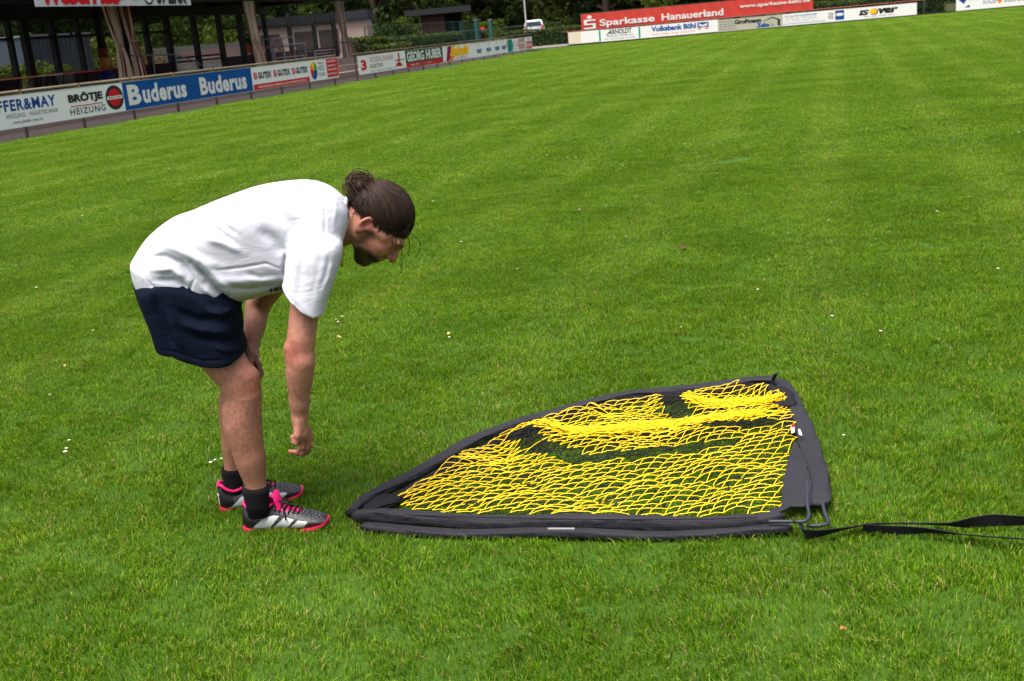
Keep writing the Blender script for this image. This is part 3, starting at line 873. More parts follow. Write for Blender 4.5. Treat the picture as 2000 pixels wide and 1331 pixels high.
def table(label, x0, x1, y, w, top, cat='table', h=.62, dep=.5, name='folding_table', legm=None):
    a_, z_ = pixL(x0, y, w); b_, _ = pixL(x1, y, w)
    t = thingL(name, label, cat, a_, w, FLOOR, 'beer garden tables and benches on the deck')
    L_ = b_ - a_
    lm = legm or mat('m_leg_dark', (.02, .022, .025), .6, .4, .1)
    part_box('top', top, t, 0, L_, -dep / 2, dep / 2, h - .035, h)
    for s in (.14, .86):
        for q in (-.4, .4):
            MB().tube([(L_ * s - .12, q * dep, 0), (L_ * s + .06, q * dep, h - .036)], .022, 6).build('leg', lm, t)
    return t
M_WOODO = mat('m_orange_wood', srgb('#b5652f'), .5, .4, .2, 4)
M_WOODR = mat('m_red_wood', srgb('#b02a2a'), .5, .4, .15, 4)
M_WOODP = mat('m_pale_wood', srgb('#c0906a'), .5, .4, .2, 4)
table('orange wooden folding table at the left end of the deck', -30, 60, 155, 5.6, M_WOODO)
table('pale orange folding table between the orange and the red one', 66, 112, 149, 5.6, M_WOODP)
table('long bright red folding table in front of the planter', 113, 236, 143, 5.6, M_WOODR)
table('yellow orange bench behind the metal table frames', 600, 643, 102, 8.2, mat('m_yellow_wood', srgb('#c07a1c'), .5, .4, .2, 4), 'bench', .5, .3, 'bench')
table('brown wooden bench beside the metal table frames', 552, 596, 106, 7.4, mat('m_brown_wood', srgb('#8a5a38'), .5, .4, .2, 4), 'bench', .5, .3, 'bench')
M_ALU = mat('m_aluminium', (.34, .36, .38), .4, .5, .15, 6, metal=.5)
def metal_table(label, x0, x1, y, w, h):
    a_, _ = pixL(x0, y, w); b_, _ = pixL(x1, y, w); L_ = b_ - a_
    t = thingL('metal_table_frame', label, 'table', a_, w, FLOOR, 'grey metal table frames in the pavilion')
    part_box('top', M_ALU, t, 0, L_, -.35, .35, h - .05, h)
    for x in (.04, L_ - .1):
        for q in (-.34, .28):
            part_box('leg', M_ALU, t, x, x + .06, q, q + .06, 0, h - .052)
    part_box('shelf_bar', M_ALU, t, .1, L_ - .11, -.33, -.29, .35, .4)
metal_table('tall grey metal table frame behind the GUTEX board', 519, 562, 77, 6.2, 1.32)
metal_table('lower grey metal table frame near the orange bench', 541, 586, 95, 5.7, .98)
metal_table('low grey metal trestle under the end of the pavilion', 603, 645, 110, 5.5, .55)

def handrail(label, pts, w, posts, m=M_STEEL, r=.028):
    P = [pixL(x, y, w) for x, y in pts]
    t = thingL('handrail', label, 'railing', P[0][0], w, 0, 'steel handrails at the terrace steps')
    MB().tube([(u - P[0][0], 0, z) for u, z in P], r, 8).build('rail', m, t, True)
    for (x, y) in posts:
        u, z = pixL(x, y, w)
        b = FLOOR if w > 4.7 else .29
        MB().tube([(u - P[0][0], 0, b), (u - P[0][0], 0, z)], r * .9, 8).build('post', m, t, True)
M_RAILD = mat('m_rail_dark', (.06, .065, .07), .5, .5, .2, 5, metal=.3)
handrail('dark steel handrail sloping down behind the blue boards', [(255, 109), (340, 107), (385, 121), (393, 128)], 4.6, [(297, 108), (342, 107), (385, 121)], M_RAILD)
handrail('thin steel handrail sloping behind the orange bench', [(520, 93), (585, 90), (614, 101)], 4.6, [(585, 91)], M_RAILD)
handrail('grey steel handrail at the end curtain by the steps', [(664, 83), (688, 81), (718, 92), (720, 100)], 4.6, [(667, 83), (718, 92)], M_RAILD)

# ------------------------------------------------------------------ buildings behind
def on_ter(u, w):
    p = LW(u, w); return float(terrain_h(p[0], p[1]))
def face_cam(x, dist):
    d = ray(x, 40.0); d = d[:2] / np.linalg.norm(d[:2])
    p = d * dist
    return p, math.atan2(d[1], d[0]) - math.pi / 2
# pale building: front seen between the curtains, end wall to the right
p, rz = face_cam(600, 78.0)
gz = float(terrain_h(p[0], p[1])); sc_ = 2275 / 78.0
ht = thing('clubhouse', 'low pale pink building with dark flat roof behind the pavilion', 'building', (p[0], p[1], gz), rz - .12)
hw0, hw1 = (495 - 600) / sc_, (712 - 600) / sc_
H_ = 1.62 + 57 / sc_ - gz
M_PINK = mat('m_pink_render', srgb('#a8938a'), .9, .2, .08, 1.5)
part_box('wall', M_PINK, ht, hw0 + .15, hw1 - .12, .3, 5, 0, H_ - .52)
part_box('roof', mat('m_fascia_slate', srgb('#22252d'), .7, .3, .12, 2), ht, hw0, hw1, 0, 5.4, H_ - .518, H_)
for (xa, xb) in ((508, 544), (571, 608), (617, 654)):
    part_box('shutter', mat('m_shutter', srgb('#463a3c'), .7, .3, .1, 2), ht, (xa - 600) / sc_, (xb - 600) / sc_, .262, .298, .25, H_ - 1.0)
p, rz = face_cam(856, 98.0)
gz = float(terrain_h(p[0], p[1])); sc_ = 2275 / 98.0
sd_ = thing('shed', 'dark brown shed with overhanging black flat roof behind the hedge', 'building', (p[0], p[1], gz), rz)
L0, L1 = (794 - 856) / sc_, (919 - 856) / sc_
H_ = 1.62 + 49 / sc_ - gz
part_box('roof', mat('m_black_fascia', (.014, .017, .020), .6, .35, .2, 2), sd_, L0, L1, 0, 5, H_ - .46, H_)
M_SHED = mat('m_shed_brown', srgb('#3f2624'), .85, .2, .15, 3)
ua, uc, ub = (824 - 856) / sc_, (868 - 856) / sc_, (903 - 856) / sc_
part_box('wall', M_SHED, sd_, ua, uc, .5, 4.6, 0, H_ - .462)
part_box('porch_back', mat('m_porch', (.012, .010, .010), .9, .2, .2), sd_, uc + .002, ub, 1.6, 4.6, 0, H_ - .464)
for k in range(14):
    x = ua + (uc - ua) * k / 14
    part_box('board', M_SHED, sd_, x + .010, x + (uc - ua) / 14 - .010, .47, .498, .02, H_ - .5)
part_box('porch_post', M_SHED, sd_, ub - .15, ub, .5, .65, 0, H_ - .466)
# low retaining wall seen through the glazing
u0, z = pixL(296, 95, 16); u1, _ = pixL(476, 80, 16)
gz = on_ter(u0, 16)
rw = thingL('garden_wall', 'pale stone retaining wall seen through the pavilion glazing', 'wall', u0 - 3, 16, gz)
part_box('wall', mat('m_wall_stone', srgb('#8d8984'), .95, .2, .25, 2.5, bump=.5, bscale=8), rw, 0, u1 - u0 + 3, 0, .3, 0, z - gz)
# metal container walls seen at the left
u0, z0_ = pixL(52, 70, 14); u1, _ = pixL(173, 66, 14)
gz = on_ter(u0, 14)
ct = thingL('site_cabin', 'grey ribbed metal cabin standing behind the pavilion glazing', 'cabin', u0, 14, gz)
M_CAB = mat('m_cabin_grey', srgb('#4c5664'), .5, .5, .1, 3, metal=.2)
part_box('wall', M_CAB, ct, 0, u1 - u0, 0, 2.4, 0, z0_ - gz - .06)
part_box('roof_edge', M_STEEL, ct, -.06, u1 - u0 + .06, -.06, 2.46, z0_ - gz - .058, z0_ - gz + .03)
for k in range(14):
    x = (u1 - u0) * (k + .5) / 14
    part_box('rib', M_CAB, ct, x - .06, x + .06, -.04, -.002, .05, z0_ - gz - .1)

# ------------------------------------------------------------------ fences, gate, lamp, car
def wire_fence(label, u0, u1, w, z0, h, frame='L', step=2.5, dx=.16):
    t = (thingL if frame == 'L' else thingF)('wire_fence', label, 'fence', u0, w, z0, 'green fences behind the boards')
    L_ = u1 - u0; n = max(1, round(L_ / step))
    pm = new_mesh('post', *(lambda b: (b.v, b.f))(MB().tube([(0, 0, -.2), (0, 0, h + .05)], .035, 8)), M_FGREEN)
    for k in range(n + 1):
        link('post', pm, t, (L_ * k / n, 0, 0))
    MB().tube([(0, 0, h), (L_, 0, h)], .022, 6).build('top_rail', M_FGREEN, t)
    b = MB()
    x = 0
    while x < L_:
        b.box(x - .004, x + .004, -.042, -.036, .05, h - .02); x += dx
    for k in range(6):
        z = .1 + (h - .2) * k / 5
        b.box(0, L_, -.035, -.030, z - .005, z + .005)
    tag(b.build('wire_mesh', M_FGREEN, t), kind='stuff')
    return t
def bar_fence(label, frame, u0, u1, w, z0, h, dx=.14):
    t = (thingL if frame == 'L' else thingF)('bar_fence', label, 'fence', u0, w, z0, 'green fences behind the boards')
    L_ = u1 - u0
    n = max(1, round(L_ / 2.5))
    for k in range(n + 1):
        part_box('post', M_FGREEN, t, L_ * k / n - .04, L_ * k / n + .04, -.04, .04, -.3, h + .04)
    part_box('top_rail', M_FGREEN, t, 0, L_, .045, .075, h - .06, h - .02)
    part_box('bottom_rail', M_FGREEN, t, 0, L_, .045, .075, .12, .16)
    bm = new_mesh('bar', *(lambda b: (b.v, b.f))(MB().box(-.012, .012, .08, .104, .05, h)), M_FGREEN)
    x = .07
    while x < L_:
        link('bar', bm, t, (x, 0, 0)); x += dx
    return t
ua = pixL(712, 60, 8.5)[0]; ub = pixL(905, 55, 8.5)[0]
wire_fence('green wire mesh fence in front of the shed and hedge', ua, ub, 8.5, .75, 1.75)
bar_fence('green bar gate panel between shed and gate post', 'L', pixL(900, 55, 9)[0], pixL(925, 55, 9)[0], 9.0, .7, 1.8)
# far left corner fence
fu0, fu1 = -15.0, 1.2
wire_fence('green bar fence around the parked car at the corner', fu0, -1.0, 3.6, -.02, 1.75, 'F', 2.5, .13)
kb = thingF('kerb', 'white kerb line under the corner fence', 'kerb', -13, 3.3, -.03)
kb['kind'] = 'structure'; del kb['category']
part_box('kerb_stone', mat('m_kerb', srgb('#b3aca4'), .9, .2, .1), kb, 0, 16, 0, .14, 0, .14)
wire_fence('green fence behind the red banner at the far end', 1.5, 46, 1.7, -.02, 2.05, 'F', 2.6, .16)
# gate pillars
for x, lab in ((930, 'wide teal gate pillar beside the red topped bollard'), (957, 'slim teal gate pillar with grey cap, right of the bollard')):
    wdt = .5 if x == 930 else .28
    u, z = pixL(x, 40, 10)
    gp = thingL('gate_pillar', lab, 'pillar', u, 10, .7, 'gate pillars')
    part_box('pillar', mat('m_pillar', srgb('#24524e'), .5, .4, .12, 3), gp, -wdt / 2, wdt / 2, -.15, .15, 0, z - .7)
    part_box('cap', M_STEEL, gp, -wdt / 2 - .03, wdt / 2 + .03, -.18, .18, z - .698, z - .62)
u, z = pixL(943, 60, 9.0)
bo = thingL('bollard', 'dark bollard with red round top between the gate pillars', 'bollard', u, 9.0, .7)
MB().lathe([(.16, 0), (.16, .6), (.2, .65), (.2, .95), (.16, 1.0)], 14).build('body', mat('m_bollard', (.02, .025, .045), .5, .4, .1), bo, True)
MB().lathe([(.16, 1.002), (.18, 1.06), (.15, 1.15), (.06, 1.2)], 14).build('top', M_RED, bo, True)
# lamp post
p, rz = face_cam(1027, 99.0)
lp = thing('lamp_post', 'tall grey lamp post rising beside the parked car', 'lamp post', (p[0], p[1], float(terrain_h(p[0], p[1])) - .02), rz)
M_LAMP = mat('m_lamp_grey', (.13, .14, .145), .5, .4, .15, 4)
MB().tube([(0, 0, 0), (0, 0, 1.1), (0, 0, 1.12), (0, 0, 7.5)], [.10, .10, .075, .05], 12).build('pole', M_LAMP, lp, True)
MB().tube([(0, 0, 7.5), (.5, -.5, 7.75), (.9, -.9, 7.75)], .04, 8).build('arm', M_STEEL, lp, True)
MB().box(.75, 1.15, -1.15, -.8, 7.70, 7.84).build('lamp_head', M_STEEL, lp)

# parked car, seen from behind
cp = face_cam(1042, 104.0)[0]
view = math.atan2(cp[1], cp[0])
car = thing('parked_car', 'white car parked behind the corner fence, tail towards the pitch', 'car', (cp[0], cp[1], float(terrain_h(cp[0], cp[1])) + .02), view - math.pi / 2)
M_CAR = mat('m_car_white', (.72, .73, .74), .25, .6, .03)
M_CGL = mat('m_car_glass', (.05, .07, .09), .1, .8, .2, 2)
M_TYRE = mat('m_tyre', (.015, .015, .016), .9, .2, .1)
prof = [(-.86, .32), (.86, .32), (.90, .62), (.90, .86), (.84, .98), (.74, 1.40), (.60, 1.52), (-.60, 1.52), (-.74, 1.40), (-.84, .98), (-.90, .86), (-.90, .62)]
secs = [(-.0, .94, .99), (.10, 1.0, 1.0), (2.6, 1.0, 1.0), (3.0, .99, .78), (4.0, .95, .66), (4.25, .85, .60)]
vs = []
for y, sx, sz in secs:
    for (x, z) in prof:
        zz = z if z < .9 else .9 + (z - .9) * (1 if sz == 1.0 else max(0, (sz - .6) / .4))
        vs.append((x * sx, y, zz * (1 if sz > .7 else .98)))
n = len(prof); fs = [tuple(range(n)), tuple(reversed(range((len(secs) - 1) * n, len(secs) * n)))]
for i in range(len(secs) - 1):
    for k in range(n):
        fs.append((i * n + k, (i + 1) * n + k, (i + 1) * n + (k + 1) % n, i * n + (k + 1) % n))
link('body', new_mesh('body', vs, fs, M_CAR, True), car)
MB().poly_xz([(-.68, 1.0), (.68, 1.0), (.58, 1.40), (-.58, 1.40)], -.02, -.003).build('rear_window', M_CGL, car)
MB().box(-.28, .28, -.03, -.005, .66, .78).build('number_plate', M_LTXT, car)
MB().poly_xz([(-.86, .42), (.86, .42), (.86, .56), (-.86, .56)], -.06, -.003).build('bumper', M_CAR, car)
for s in (-1, 1):
    MB().poly_xz([(s * .60, .80), (s * .87, .80), (s * .83, 1.06), (s * .68, 1.0)] if s > 0 else [(-.87, .80), (-.60, .80), (-.68, 1.0), (-.83, 1.06)], -.03, -.002).build('tail_light', M_RED, car)
    for y in (.7, 3.3):
        wl = MB().tube([(s * .70, y, .31), (s * .90, y, .31)], .31, 18).build('wheel', M_TYRE, car)
        MB().tube([(s * .88, y, .31), (s * .906, y, .31)], .19, 14).build('rim', M_STEEL, wl)

# ------------------------------------------------------------------ vegetation
ML_DARK = leaf_mat('m_leaf_dark', (.007, .014, .004), (.026, .045, .009), .25, .25)
ML_MID = leaf_mat('m_leaf_mid', (.010, .022, .004), (.055, .088, .014), .3, .5)
ML_LIGHT = leaf_mat('m_leaf_light', (.022, .045, .006), (.13, .17, .025), .35, .6)
ML_HEDGE = leaf_mat('m_leaf_hedge', (.014, .030, .007), (.085, .12, .025), .25, 1.2)
M_BARK = mat('m_bark', srgb('#4a4038'), .95, .1, .35, 5, bump=.6, bscale=14)

def leaves(name, C, size, m, seed, flat=0.0, aspect=1.8):
    """rhombic leaf faces around the given centres"""
    g = np.random.default_rng(seed)
    n = len(C)
    d = g.normal(size=(n, 3)); d[:, 2] *= (1 - flat); d /= np.linalg.norm(d, axis=1)[:, None]
    e = np.cross(d, g.normal(size=(n, 3))); e /= np.linalg.norm(e, axis=1)[:, None]
    s = (size * g.uniform(.6, 1.4, n))[:, None]
    V = np.stack([C - d * s * aspect / 2, C + e * s * .5, C + d * s * aspect / 2, C - e * s * .5], 1)
    V[:, 1, 2] += .1 * s[:, 0]; V[:, 3, 2] += .1 * s[:, 0]
    f = np.arange(n * 4).reshape(-1, 4)
    me = new_mesh(name, V.reshape(-1, 3), f, m)
    a_ = me.attributes.new('bc', 'FLOAT', 'POINT')
    a_.data.foreach_set('value', np.repeat(g.random(n), 4).astype(np.float32))
    return me

def clump_points(g, centres, radii, n):
    """points on the outer skins of many clumps"""
    k = g.integers(0, len(centres), n)
    v = g.normal(size=(n, 3)); v /= np.linalg.norm(v, axis=1)[:, None]
    r = radii[k] * g.uniform(.55, 1.05, n) ** .6
    return centres[k] + v * r[:, None] * np.array([1, 1, .8])

def tree_meshes(seed, h, rad, base, nl, size, m):
    g = np.random.default_rng(seed)
    nc = 46
    z = g.uniform(base, h, nc)
    f = (z - base) / (h - base)
    R = rad * np.sqrt(np.clip(1 - (2 * f - .75) ** 2 * .6, .08, 1))
    a_ = g.uniform(0, 2 * math.pi, nc); r = R * np.sqrt(g.random(nc))
    cc = np.stack([r * np.cos(a_), r * np.sin(a_), z], 1)
    cr = g.uniform(.55, 1.15, nc) * rad * .30
    crown = leaves('crown', clump_points(g, cc, cr, nl), size, m, seed)
    b = MB()
    b.tube([(0, 0, -.3), (.05, 0, h * .2), (-.05, .08, h * .5), (0, 0, h * .9)], [.30 * rad / 3, .22 * rad / 3, .14 * rad / 3, .03], 10)
    trunk = new_mesh('trunk', b.v, b.f, M_BARK, True)
    lb = MB()
    for k in range(9):
        c = cc[k]
        s = np.array([0, 0, max(base * .8, c[2] * .55)])
        lb.tube([s, (s + c) / 2 + np.array([0, 0, .15]), c], [.09 * rad / 3, .06 * rad / 3, .02], 6)
    limbs = new_mesh('limbs', lb.v, lb.f, M_BARK, True)
    return crown, trunk, limbs

TREE_KINDS = [tree_meshes(11, 11, 4.2, 1.0, 5200, .30, ML_DARK), tree_meshes(12, 9, 3.6, .8, 5200, .26, ML_MID), tree_meshes(13, 12, 4.6, 2.4, 5200, .32, ML_DARK), tree_meshes(14, 8, 3.2, .5, 5200, .22, ML_MID)]
def tree(label, p, kind, s=1.0, rz=0.0):
    t = thing('leafy_tree', label, 'tree', (p[0], p[1], float(terrain_h(p[0], p[1])) - .1), rz, 'trees behind the pitch')
    t.scale = (s, s, s)
    for nm, me in zip(('crown', 'trunk', 'limbs'), TREE_KINDS[kind]):
        link(nm, me, t)
    return t
def at_pix(x, dist):
    d = ray(x, 40.0); d = d[:2] / np.linalg.norm(d[:2])
    return d * dist
def at_pixw(x, w):
    p = onplane(x, 60.0, A_L + w * N_L, N_L)
    return p[:2]
spec = [(-40, -26, 1, 'leafy tree behind the far left of the pavilion'), (60, -24, 3, 'mid green tree showing above the grey cabin'), (165, -23, 1, 'tree showing right of the grey cabin'), (270, -25, 3, 'bushy tree seen between the curtain and the retaining wall'),
        (350, -24, 1, 'tree seen through the middle panes above the retaining wall'), (430, -25, 3, 'tree seen through the panes left of the middle curtain'), (540, -25, 1, 'tree rising over the left end of the pink building'),
        (640, -26, 3, 'tree rising over the right end of the pink building'), (735, -20, 0, 'dark tree between the pink building and the shed'), (770, -24, 1, 'lighter tree left of the shed'), (860, -22, 1, 'tree above the middle of the shed roof'),
        (925, -20, 3, 'tree by the right end of the shed roof'), (985, -19, 0, 'dark tree between the gate and the lamp post'), (1055, 128, 2, 'tall dark tree behind the parked car'), (1115, 118, 0, 'dark tree just left of the red banner'),
        (1185, 108, 2, 'dark tree above the emblem of the red banner'), (1265, 112, 0, 'dark tree above the first word on the banner'), (1345, 112, 2, 'dark tree above the middle of the red banner'), (1440, 112, 0, 'dark tree above the last word on the banner'),
        (1540, 112, 1, 'tree above the right end of the red banner'), (1640, 110, 0, 'dark tree above the blue square logo board'), (1740, 112, 2, 'dark tree above the ISOVER board'), (1850, 112, 0, 'dark tree above the gap in the far boards'), (1960, 112, 1, 'tree above the far right board')]
for k, (x, dist, kind, lab) in enumerate(spec):
    tree(lab, at_pix(x, dist) if dist > 0 else at_pixw(x, -dist), kind, 1.0 + .18 * math.sin(k * 2.3), k * 1.7)

def shrub_meshes(seed, rx, ry, h, n, size, m):
    g = np.random.default_rng(seed)
    nc = 26
    a_ = g.uniform(0, 2 * math.pi, nc); r = np.sqrt(g.random(nc))
    z = g.uniform(.12, .85, nc) * h
    k = np.sqrt(np.clip(1 - (z / h) ** 2 * .8, .1, 1))
    cc = np.stack([rx * r * k * np.cos(a_), ry * r * k * np.sin(a_), z], 1)
    fol = leaves('foliage', clump_points(g, cc, g.uniform(.25, .5, nc) * min(rx, h * .6), n), size, m, seed)
    b = MB()
    for q in range(5):
        c = cc[q]; b.tube([(0, 0, -.15), c * .5 + np.array([0, 0, .1]), c], [.05, .035, .012], 6)
    return fol, new_mesh('stems', b.v, b.f, M_BARK, True)
SHRUBS = [shrub_meshes(31, 1.6, 1.4, 2.6, 2600, .13, ML_MID), shrub_meshes(32, 1.8, 1.5, 2.2, 2600, .12, ML_LIGHT), shrub_meshes(33, 2.2, 1.8, 3.4, 3200, .17, ML_DARK)]
def shrub(label, p, kind, s=1.0, rz=0.0, sz=1.0):
    t = thing('shrub', label, 'shrub', (p[0], p[1], float(terrain_h(p[0], p[1])) - .05), rz, 'shrubs behind the fences')
    t.scale = (s, s, s * sz)
    for nm, me in zip(('foliage', 'stems'), SHRUBS[kind]):
        link(nm, me, t)
for k, (x, dist, kind, s, sz, lab) in enumerate([
        (15, -13, 1, .75, .8, 'bright yellow green bush low behind the far left glazing'), (35, -13, 1, .7, .7, 'yellow green bush seen beside the thick left post'), (78, -12.6, 1, .7, .75, 'yellow green bush in front of the grey cabin'),
        (178, -16, 1, 1.0, 1.1, 'light green bush right of the cabin seen through the glazing'), (258, -16, 1, .9, .9, 'light green bush by the striped curtain'), (305, -18, 0, 1.0, 1.2, 'green bush above the left end of the retaining wall'),
        (345, -18, 0, 1.0, 1.3, 'green bush above the middle of the retaining wall'), (375, -18, 1, .9, 1.1, 'light bush behind the thick middle post'), (410, -18, 1, 1.0, 1.3, 'light green bush above the retaining wall, second bay'), (455, -18, 0, 1.1, 1.3, 'green bush above the right end of the retaining wall'),
        (735, -18, 0, 1.0, .9, 'bush just right of the pink building'), (780, -18, 1, 1.1, 1.2, 'yellow green bush left of the shed'), (815, -18, 1, 1.0, 1.0, 'yellow green bush under the left end of the shed roof'), (912, -18, 1, .9, 1.1, 'yellowish bush under the right end of the shed roof'),
        (955, -16, 1, 1.0, .9, 'yellow green bush behind the slim gate pillar'), (985, -16, 1, 1.2, .8, 'light bush with pale spikes left of the car'), (1075, 122, 1, 1.2, 1.6, 'pale green shrub right of the lamp post'), (1100, 116, 1, 1.0, 1.3, 'light shrub left of the red banner'),
        (1140, 112, 0, 1.0, 1.0, 'green shrub behind the left end of the banner'), (1290, 104, 1, 1.0, 1.5, 'yellow green shrub showing over the banner'), (1620, 100, 0, 1.3, .9, 'green shrub behind the fence, right of the banner'), (1700, 100, 2, 1.2, .8, 'dark shrub behind the fence above the ISOVER board'),
        (1830, 100, 2, 1.2, .8, 'dark shrub behind the gap in the boards'), (1920, 100, 0, 1.2, .8, 'green shrub above the far right board')]):
    shrub(lab, at_pix(x, dist) if dist > 0 else at_pixw(x, -dist), kind, s, k * 1.3, sz)

def hedge(label, p0, p1, width, h, seed, m=ML_HEDGE, n=5200, size=.085):
    p0, p1 = np.asarray(p0, float), np.asarray(p1, float)
    L_ = np.linalg.norm(p1[:2] - p0[:2]); rz = math.atan2(p1[1] - p0[1], p1[0] - p0[0])
    t = thing('hedge', label, 'hedge', (p0[0], p0[1], float(terrain_h(p0[0], p0[1]))), rz, 'clipped hedges')
    g = np.random.default_rng(seed)
    C = np.stack([g.uniform(0, L_, n), g.uniform(-width / 2, width / 2, n), g.uniform(0, h, n)], 1)
    face = g.random(n)
    C[face < .45, 1] = -width / 2 + g.normal(0, .04, (face < .45).sum())
    C[face > .72, 2] = h + g.normal(0, .04, (face > .72).sum()) + .05 * np.sin(C[face > .72, 0] * 1.7)
    link('foliage', leaves('foliage', C, size, m, seed), t)
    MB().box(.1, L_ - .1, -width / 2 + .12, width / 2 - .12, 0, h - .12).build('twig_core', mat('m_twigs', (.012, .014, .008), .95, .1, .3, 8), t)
hedge('yellow green clipped hedge in front of the shed', LW(pixL(772, 78, 9.6)[0], 9.6), LW(pixL(890, 72, 9.6)[0], 9.6), 1.1, pixL(830, 70, 9.6)[1] - .78, 71)
hedge('low clipped hedge behind the ROSERLEHNER board', LW(pixL(722, 90, 7.6)[0], 7.6), LW(pixL(790, 84, 7.6)[0], 7.6), .9, max(.45, pixL(760, 90, 7.6)[1] - .78), 72)
hedge('dark green hedge block beside the end of the pavilion', LW(pixL(692, 82, 8.6)[0], 8.6), LW(pixL(736, 80, 8.6)[0], 8.6), 1.4, pixL(715, 77, 8.6)[1] - .78, 73)
hedge('clipped hedge between gate pillar and parked car', FW(-15, 6.0), FW(-9.6, 6.0), 1.2, .75, 74, n=3500)
hedge('clipped hedge behind the corner fence right of the car', FW(-5.5, 5.4), FW(1.5, 5.4), 1.2, 1.25, 75, n=4200)
hedge('dark clipped hedge behind the far fence, right of the banner', FW(17.5, 4.2), FW(27, 4.2), 1.2, 1.45, 76, n=5200)

# the wood behind everything, one dark mass
g = np.random.default_rng(5)
C = []
for x in np.linspace(-420, 2500, 220):
    d0 = 138 + 10 * math.sin(x * .01) if x > 480 else 82 + (x + 420) * .03
    for k in range(300):
        p = at_pix(x + g.uniform(-10, 10), d0 + 16 * g.random() ** 1.5)
        C.append((p[0], p[1], 14 * g.random() ** 1.25))
wood = tag(link('woodland', leaves('woodland', np.array(C), .55, ML_DARK, 91)), 'dark wood closing off the view behind everything', 'woodland', kind='stuff')

# ------------------------------------------------------------------ small things lying in the grass
fl = MB()
for k in range(7):
    q = 2 * math.pi * k / 7
    c, s_ = math.cos(q), math.sin(q)
    fl._add([(c * .002, s_ * .002, .046), (c * .009 - s_ * .004, s_ * .009 + c * .004, .050), (c * .014, s_ * .014, .047), (c * .009 + s_ * .004, s_ * .009 - c * .004, .050)], [(0, 1, 2, 3)])
FLOWER = new_mesh('petals', fl.v, fl.f, mat('m_petal', (.78, .76, .70), .7, .2, .08), True)
fs_ = MB().tube([(0, 0, 0), (.002, .001, .046)], .0012, 5); FLOWER_STEM = new_mesh('stem', fs_.v, fs_.f, mat('m_stem', (.07, .14, .02), .7, .2, .1))
FLP = [(418, 888), (430, 884), (410, 895), (452, 905), (660, 623), (668, 612), (655, 616), (766, 338), (780, 342), (798, 346), (432, 372), (470, 358), (478, 356), (845, 392), (700, 440), (1040, 305), (1068, 302), (1109, 308), (1125, 306), (1216, 321), (1248, 294), (1276, 288), (1337, 281), (1284, 327), (1400, 335), (1303, 296), (1184, 398), (1131, 408), (1223, 456), (1221, 226), (1211, 235), (1022, 190), (1044, 180), (923, 198), (1133, 177), (1164, 214), (1169, 196), (1170, 213), (1408, 162), (1448, 150), (1500, 161), (215, 300), (250, 352), (160, 420), (96, 762), (128, 868), (133, 852), (126, 877), (1625, 612), (1648, 838), (1990, 258), (1520, 250), (1700, 290), (1830, 410), (1330, 630), (877, 652), (548, 300), (610, 270), (330, 330), (700, 250), (820, 235), (1618, 425), (1950, 520), (1720, 640), (1480, 560), (1010, 520), (900, 470), (70, 560), (180, 640)]
for k, (x, y) in enumerate(FLP):
    p = gnd(x, y, .045)
    t = thing('white_flower', 'tiny white clover flower in the grass', 'flower', (p[0], p[1], 0), k * .9, 'white clover flowers dotted over the pitch')
    s_ = random.uniform(.28, .6) * (1 + .045 * np.hypot(p[0], p[1]))
    t.scale = (s_, s_, min(1.25, s_))
    link('petals', FLOWER, t); link('stem', FLOWER_STEM, t)
def dead_leaf(x, y, label, sz, col):
    p = gnd(x, y, .03)
    m_ = mat('m_deadleaf' + col, srgb(col), .9, .2, .3, 30)
    vs = []
    n = 9
    for i in range(n):
        f = i / (n - 1); w_ = math.sin(f * math.pi) ** .8 * .42 * (1 + .2 * math.sin(i * 2.4))
        for s_ in (-1, 0, 1):
            vs.append((sz * (f - .5), sz * w_ * s_, .035 + sz * (.25 * abs(s_) * w_ + .12 * math.sin(f * 5))))
    fs = [(i * 3 + k, i * 3 + k + 1, i * 3 + k + 4, i * 3 + k + 3) for i in range(n - 1) for k in range(2)]
    o = link('fallen_leaf', new_mesh('fallen_leaf', vs, fs, m_, True), None, (p[0], p[1], 0), (0, 0, x * .37))
    tag(o, label, 'leaf', 'fallen leaves on the grass')
dead_leaf(1335, 484, 'brown curled leaf on the open grass in the middle distance', .06, '#4a3020')
dead_leaf(1648, 1231, 'small orange leaf in the grass below the black strap', .022, '#8a6030')
dead_leaf(662, 660, 'tan leaf on the grass beside the hanging arm', .03, '#c0905a')
dead_leaf(125, 716, 'tan leaf on the grass at the far left', .03, '#c09a6a')
dead_leaf(877, 653, 'tan leaf on the grass above the goal', .025, '#c49a62')

# ------------------------------------------------------------------ folded pop-up goal lying on the grass
def catmull(P, n):
    P = np.asarray(P, float)
    Q = np.vstack([2 * P[0] - P[1], P, 2 * P[-1] - P[-2]])
    out = []
    for i in range(1, len(Q) - 2):
        for t in np.linspace(0, 1, n, endpoint=False):
            a, b, c, d = Q[i - 1], Q[i], Q[i + 1], Q[i + 2]
            out.append(.5 * ((2 * b) + (-a + c) * t + (2 * a - 5 * b + 4 * c - d) * t * t + (-a + 3 * b - 3 * c + d) * t ** 3))
    out.append(P[-1])
    return np.array(out)

goal = thing('folded_goal', 'folded pop-up goal with yellow net and charcoal fabric frame lying flat', 'goal', gnd(1150, 950), 0)
GO = np.array(goal.location)
M_FAB = mat('m_charcoal_fabric', (.017, .0175, .0225), .72, .20, .22, 7, bump=.35, bscale=34)
add_wrinkles(M_FAB, 13, .5, .02, (1, 1, 1))
M_FABD = mat('m_black_mesh_fabric', (.010, .010, .012), .9, .15, .2, 20)
M_POLE = mat('m_pole_blue_grey', (.022, .028, .042), .5, .3, .1, 8, metal=.0)
M_WEB = mat('m_black_webbing', (.010, .010, .012), .75, .25, .2, 30, bump=.4, bscale=150)

